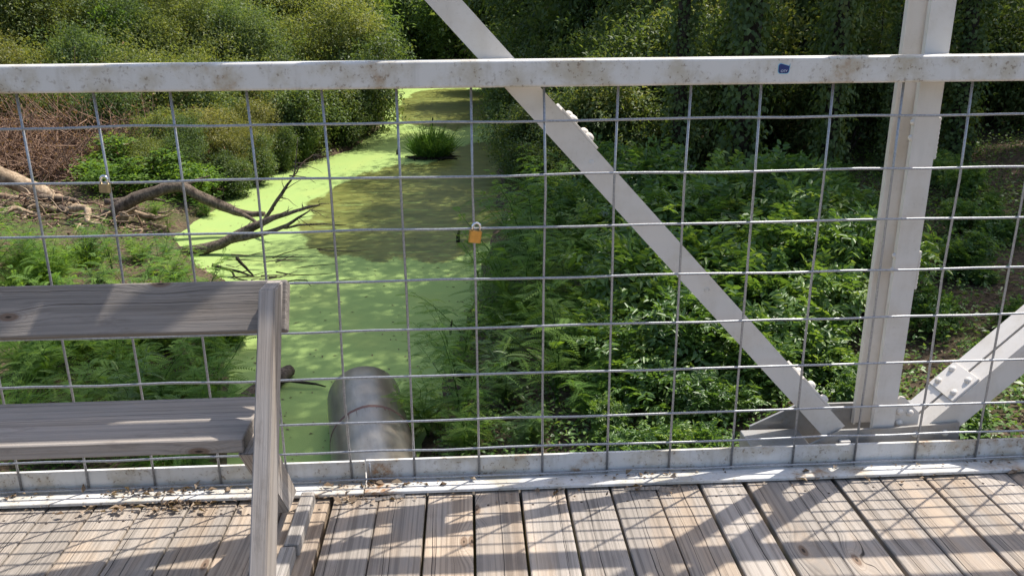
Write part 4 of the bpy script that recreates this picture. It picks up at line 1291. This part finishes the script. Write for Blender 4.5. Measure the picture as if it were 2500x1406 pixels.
root = empty('root_log', (-12.6, 22.6, -4.0))
tag(root, 'pale bleached log with torn roots lying on the left bank', 'driftwood')
limb([(-15.6, 22.9, -2.3), (-14.23, 22.6, -2.62), (-13.62, 22.5, -2.95), (-12.57, 22.5, -3.47), (-11.63, 22.4, -4.0), (-10.8, 22.2, -4.35)], [0.30, 0.27, 0.25, 0.23, 0.2, 0.15], 'trunk', 'drift', root, 12)
limb([(-13.7, 22.4, -2.9), (-13.75, 22.2, -2.65), (-13.8, 22.0, -2.45)], [0.2, 0.15, 0.05], 'stub', 'drift', root, 8)
limb([(-13.6, 21.6, -3.75), (-12.4, 21.4, -3.95), (-11.2, 21.0, -4.2), (-10.2, 20.6, -4.3)], [0.16, 0.17, 0.14, 0.08], 'trunk', 'driftbark', root, 10)
limb([(-10.6, 21.9, -4.2), (-10.2, 21.7, -3.95), (-9.9, 21.4, -4.05)], [0.28, 0.24, 0.14], 'stub', 'drift', root, 9)
for k in range(9):
    a = np.array([-14.4 + 0.55 * k + RNG.uniform(-0.3, 0.3), RNG.uniform(20.2, 22.4), 0]); a[2] = gz(a[0], a[1]) + RNG.uniform(0.1, 0.45)
    d = np.array([RNG.uniform(0.9, 2.0), RNG.uniform(-0.9, 0.2), RNG.uniform(-0.35, 0.1)])
    limb([a, a + d * 0.35 + RNG.normal(0, 0.08, 3), a + d * 0.7 + RNG.normal(0, 0.08, 3), a + d], [0.11 * RNG.uniform(0.7, 1.3), 0.10, 0.07, 0.03], 'dead_limb', ('drift', 'driftbark')[k % 2], root, 8, 3, 0.14)
for k in range(150):
    b = np.array([RNG.uniform(-14.8, -8.8), RNG.uniform(19.6, 22.6), 0]); b[2] = gz(b[0], b[1]) + RNG.uniform(0.0, 0.55)
    d = np.array([RNG.uniform(-0.9, 0.9), RNG.uniform(-0.6, 0.3), RNG.uniform(-0.25, 0.35)])
    limb([b, b + d * 0.5 + RNG.normal(0, 0.10, 3), b + d + RNG.normal(0, 0.08, 3)], [0.035 * RNG.uniform(0.4, 1.4), 0.02, 0.006], 'root', 'drift' if k % 3 else 'drytwig', root, 5, 3)
for i, (pts, lab) in enumerate((
        ([(-9.2, 19.0, -4.35), (-8.6, 18.6, -4.25), (-8.0, 18.2, -4.5), (-7.3, 17.6, -4.58)], 'bent pale stick at the water edge below the driftwood'),
        ([(-8.15, 18.6, -4.6), (-8.2, 18.5, -4.2), (-8.1, 18.5, -4.0)], 'short upright bleached stub at the driftwood foot'),
        ([(-6.41, 17.5, -4.3), (-5.99, 17.5, -4.45), (-5.4, 17.4, -4.59)], 'dark forked stick lying in the duckweed above the bench'),
        ([(-5.83, 17.5, -4.15), (-5.62, 17.5, -4.42), (-5.45, 17.5, -4.62)], 'small dark stick crossing the forked one in the duckweed'),
        ([(-4.9, 16.6, -4.56), (-4.55, 16.5, -4.5), (-4.1, 16.5, -4.42), (-3.9, 16.4, -4.55)], 'thin crooked twig floating beside the bench end'))):
    o = empty('loose_stick', pts[0]); tag(o, lab, 'stick')
    limb(pts, [0.045, 0.035, 0.015] if i < 4 else [0.02, 0.015, 0.008], 'stem', 'driftbark' if i < 2 else 'wetwood', o, 7)
    if i == 2:
        limb([pts[1], (-5.8, 17.2, -4.55), (-5.5, 17.1, -4.6)], [0.03, 0.01], 'fork', 'wetwood', o, 5)
# stumps and snags in the water
for x, y, h, r, lab in ((-0.55, 20.2, 0.34, 0.06, 'short black stump in the creek beside the orange padlock'), (-2.15, 45.0, 0.45, 0.06, 'dark snag standing in the far duckweed behind the grass island'),
                        (-0.65, 13.2, 0.3, 0.025, 'thin dark stake in the duckweed left of the feathery herbs'), (-3.3, 35.4, 0.3, 0.10, 'low dark snag left of the grass island')):
    o = empty('water_stump', (x, y, ZW)); tag(o, lab, 'stump')
    m = MB(); m.tube([(0, 0, -0.3), (0.01, 0, h * 0.5), (0.05, 0, h)], [r, r * 0.9, r * 0.6], 7, True, 0.15); m.build('stem', M['wetwood'], o)
# half sunken log behind the bench leg
o = empty('sunken_log', (-3.65, 11.0, ZW)); tag(o, 'mossy log half sunk in duckweed behind the bench leg', 'log')
limb([(-4.2, 10.0, -4.62), (-3.75, 10.6, -4.5), (-3.4, 11.4, -4.5)], [0.14, 0.15, 0.11], 'trunk', 'driftbark', o)
limb([(-3.9, 10.9, -4.5), (-3.3, 10.9, -4.46), (-2.7, 10.8, -4.55)], [0.05, 0.035, 0.01], 'branch', 'wetwood', o, 6)

# ------------------------------------------------------------------ grass island
isl = empty('grass_island', (-1.75, 34.2, ZW)); isl.scale = (0.82, 0.82, 0.85); tag(isl, 'tuft of tall green grass on a muddy islet in the creek', 'grass tuft')
rg = np.random.default_rng(900)
m = MB()
for k in range(60):
    a = rg.uniform(0, 6.28); r = rg.uniform(0.1, 1.0) ** 0.6
    p = np.array([math.cos(a) * r * 1.05, math.sin(a) * r * 0.7, rg.uniform(0.0, 0.16) * (1.2 - r)])
    d = np.array([rg.normal(0, 0.35), rg.normal(0, 0.2), rg.normal(0, 0.03)])
    m.tube([p - d, p + np.array([0, 0, 0.05]), p + d], [0.02, 0.05, 0.015], 5)
m.build('mud_mat', M['wetwood'], isl)
N = 1100
a = rg.uniform(0, 6.28, N); r = np.sqrt(rg.random(N))
P = np.stack([np.cos(a) * r * 0.68, np.sin(a) * r * 0.45, np.full(N, 0.03)], 1)
hgt = rg.uniform(0.6, 1.95, N) * (1.1 - 0.4 * r)
dr = np.stack([np.cos(a) * r * 0.55 + rg.normal(0, 0.42, N), np.sin(a) * r * 0.4 + rg.normal(0, 0.42, N), np.ones(N)], 1)
hgt *= 0.75 + 0.5 * np.sin(a * 2 + 1) ** 2
V1, F1 = leaves(P, dr, np.stack([rg.normal(size=N), rg.normal(size=N) - 1, np.full(N, 0.4)], 1), hgt, 0.05, 0.1)
P2 = P + unit(dr) * (hgt * 0.6)[:, None]
V2, F2 = leaves(P2, unit(dr) * 0.35 + np.stack([rg.normal(0, 1, N), rg.normal(0, 1, N), rg.uniform(-0.5, 0.5, N)], 1), np.repeat([[0, 0, 1.0]], N, 0), 0.40, 0.05, 0.1)
tv = np.clip(rg.normal(0.3, 0.22, N), 0, 1)
link('blades', np_mesh('blades', np.concatenate([V1, V2]), np.concatenate([F1, F2 + len(V1)]), M['feather'], np.concatenate([np.repeat(tv, 4), np.repeat(tv, 4)])), isl)

# ------------------------------------------------------------------ ground cover and litter
def carpet(name, label, mat, seed, n, region, L, W, up, lift, dens=None, six=False):
    rg = np.random.default_rng(seed)
    x = rg.uniform(region[0], region[1], n); y = region[2] + (region[3] - region[2]) * rg.random(n) ** 1.5
    d, right = bank(x, y)
    keep = d > 0.15
    keep &= (wav(x * 0.9 + 3 * seed, y * 0.9) + rg.normal(0, 0.25, n)) > (-9 if dens is None else dens + (0.16 * np.clip((x - 6.0) / 3.0, 0, 1)))
    x, y = x[keep], y[keep]; n = len(x)
    z = height(x, y) + lift * rg.random(n) ** 1.5
    ax = np.stack([rg.normal(size=n), rg.normal(size=n), rg.normal(0, 0.35, n)], 1)
    nr = np.stack([rg.normal(0, up, n), rg.normal(0, up, n), np.ones(n)], 1)
    V, F = (leaves6 if six else leaves)(np.stack([x, y, z], 1), ax, nr, L * rg.uniform(0.6, 1.4, n), W * rg.uniform(0.7, 1.3, n))
    t = np.clip(rg.normal(0.45, 0.2, n), 0, 1)
    o = link(name, np_mesh(name, V, F, mat, np.repeat(t, 6 if six else 4)))
    return tag(o, label, None, None, 'stuff')


def thin(x, y): return np.clip((x - 6.5) / 3.0, 0, 1) * np.clip((y - 5.0) / 4.0, 0, 1)


carpet('ground_cover', 'low green herbs carpeting the right bank', M['lush'], 11, 150000, (-1.2, 20, 4.6, 32), 0.085, 0.042, 0.4, 0.36, -0.34)
carpet('ground_cover', 'low green herbs carpeting the left bank', M['feather'], 12, 60000, (-24, -3.0, 6.0, 40), 0.09, 0.028, 0.5, 0.22, -0.30)
carpet('leaf_litter', 'dry brown leaves scattered over the right bank', M['litter'], 13, 46000, (-1.0, 26, 4.0, 36), 0.065, 0.036, 0.3, 0.05)
carpet('leaf_litter', 'dry brown leaves scattered over the left bank', M['litter'], 14, 16000, (-26, -3.0, 6.0, 36), 0.09, 0.05, 0.25, 0.05)

rg = np.random.default_rng(31)
n = 900
y = 7 + 45 * rg.random(n) ** 1.6
xl = np.interp(y, XL[:, 0], XL[:, 1]); xr = np.interp(y, XR[:, 0], XR[:, 1])
u = rg.beta(0.6, 0.6, n)
P = np.stack([xl + (xr - xl) * u, y, ZW + 0.004 + 0.01 * rg.random(n)], 1)
V, F = leaves(P, np.stack([rg.normal(size=n), rg.normal(size=n), np.zeros(n)], 1), np.stack([rg.normal(0, .15, n), rg.normal(0, .15, n), np.ones(n)], 1), rg.lognormal(-2.9, 0.6, n), 0.03, 0.2)
tag(link('floating_debris', np_mesh('floating_debris', V, F, M['litter'], np.repeat(np.clip(rg.normal(0.15, 0.2, n), 0, 1), 4))), 'dark leaf bits floating on the duckweed', None, None, 'stuff')


def tuft(seed, n=420, h=0.75, r=0.28):
    rg = np.random.default_rng(seed)
    a = rg.uniform(0, 6.28, n); q = np.sqrt(rg.random(n)) * r
    P = np.stack([np.cos(a) * q, np.sin(a) * q, np.zeros(n)], 1)
    d = np.stack([np.cos(a) * q / r * 0.7 + rg.normal(0, 0.35, n), np.sin(a) * q / r * 0.7 + rg.normal(0, 0.35, n), np.ones(n)], 1)
    hh = h * rg.uniform(0.4, 1.2, n)
    mid = P + unit(d) * (hh * 0.6)[:, None]
    V1, F1 = leaves(P, d, rg.normal(size=(n, 3)), hh * 0.66, 0.016, 0.1)
    V2, F2 = leaves(mid, unit(d) + np.stack([d[:, 0], d[:, 1], -0.5 * np.ones(n)], 1) * 0.8, rg.normal(size=(n, 3)), hh * 0.55, 0.014, 0.1)
    t = np.clip(rg.normal(0.55, 0.25, n), 0, 1)
    return [('blades', np_mesh('blades', np.concatenate([V1, V2]), np.concatenate([F1, F2 + len(V1)]), M['feather'], np.concatenate([np.repeat(t, 4)] * 2)))]


TF = [tuft(950 + k) for k in range(3)]
scatter(TF, [(0.2 + RNG.uniform(0, 2.4), 8.6 + 10 * RNG.random(), RNG.uniform(0.5, 0.85)) for k in range(11)], 'grass_tuft', 'thin grass tuft between the feathery herbs on the right bank', 'grass tuft', 'grass tufts on the right bank', sink=0.02)
scatter(TF, [(-4.3 - RNG.uniform(0, 6.5) - (0.0 if i < 12 else 2.6), (7.5 + 6 * RNG.random()) if i < 12 else (14.5 + 2.6 * RNG.random()), RNG.uniform(0.6, 0.95)) for i in range(26)], 'grass_tuft', 'thin grass tuft on the low left bank', 'grass tuft', 'grass tufts on the left bank', sink=0.02)
scatter(LUSH, [(1.0 + 8 * RNG.random(), 5.6 + 3.4 * RNG.random(), RNG.uniform(0.18, 0.36)) for k in range(26)], 'seedling', 'low leafy seedling on the litter just beyond the railing foot', 'seedling', 'seedlings by the railing foot', sink=0.02)
scatter(LUSH, [(-4.6 - 4 * RNG.random(), 8 + 6 * RNG.random(), RNG.uniform(0.2, 0.4)) for k in range(12)], 'seedling', 'low leafy seedling among the herbs behind the bench', 'seedling', 'seedlings behind the bench', sink=0.02)

# ------------------------------------------------------------------ debris on the deck edge
rg = np.random.default_rng(77)
n = 620
cx = np.concatenate([rg.normal(c, s, k) for c, s, k in ((-1.28, 0.04, 50), (-1.12, 0.05, 70), (-1.18, 0.25, 70), (-0.60, 0.05, 40), (-0.45, 0.10, 25), (0.30, 0.09, 40))] + [rg.uniform(-1.7, 1.6, 90)])
n = len(cx)
on_flange = rg.random(n) < 0.45
cy = np.where(on_flange, -0.012 - 0.03 * rg.random(n) ** 1.5, -0.068 - 0.05 * rg.random(n) ** 2)
cz = np.where(on_flange, 0.0165, 0.0025) + 0.006 * rg.random(n)
big = rg.random(n) < 0.22
V, F = leaves(np.stack([cx, cy, cz], 1), np.stack([rg.normal(size=n), rg.normal(size=n) * 0.5, np.abs(rg.normal(0, 0.22, n))], 1), np.stack([rg.normal(0, 0.5, n), rg.normal(0, 0.5, n), np.ones(n)], 1),
              np.where(big, 0.030, 0.013) * rg.uniform(0.6, 1.4, n), np.where(big, 0.016, 0.007), 0.4)
o = link('leaf_debris', np_mesh('leaf_debris', V, F, M['litter'], np.repeat(np.clip(rg.normal(0.6, 0.3, n), 0, 1), 4)))
tag(o, 'dry leaf crumbs and bark gathered along the base of the railing', None, None, 'stuff')
for (x, y, z, L, a, lab) in ((-0.49, -0.085, 0.004, 0.055, 0.18, 'pale wood splinter on the deck near the bench foot'), (0.30, -0.083, 0.004, 0.06, 0.0, 'grey wood sliver on the deck under the wire mesh')):
    o = empty('wood_splinter', (x, y, z), a); tag(o, lab, 'splinter')
    m = MB(); m.add([(-L, -0.003, 0), (L, -0.006, 0), (L, 0.006, 0.003), (-L * 0.6, 0.004, 0.002), (-L * 0.8, 0, 0.008), (L, 0, 0.010)], [(0, 1, 5, 4), (1, 2, 5), (2, 3, 4, 5), (3, 0, 4), (0, 3, 2, 1)])
    m.build('chip', M['runner'], o)
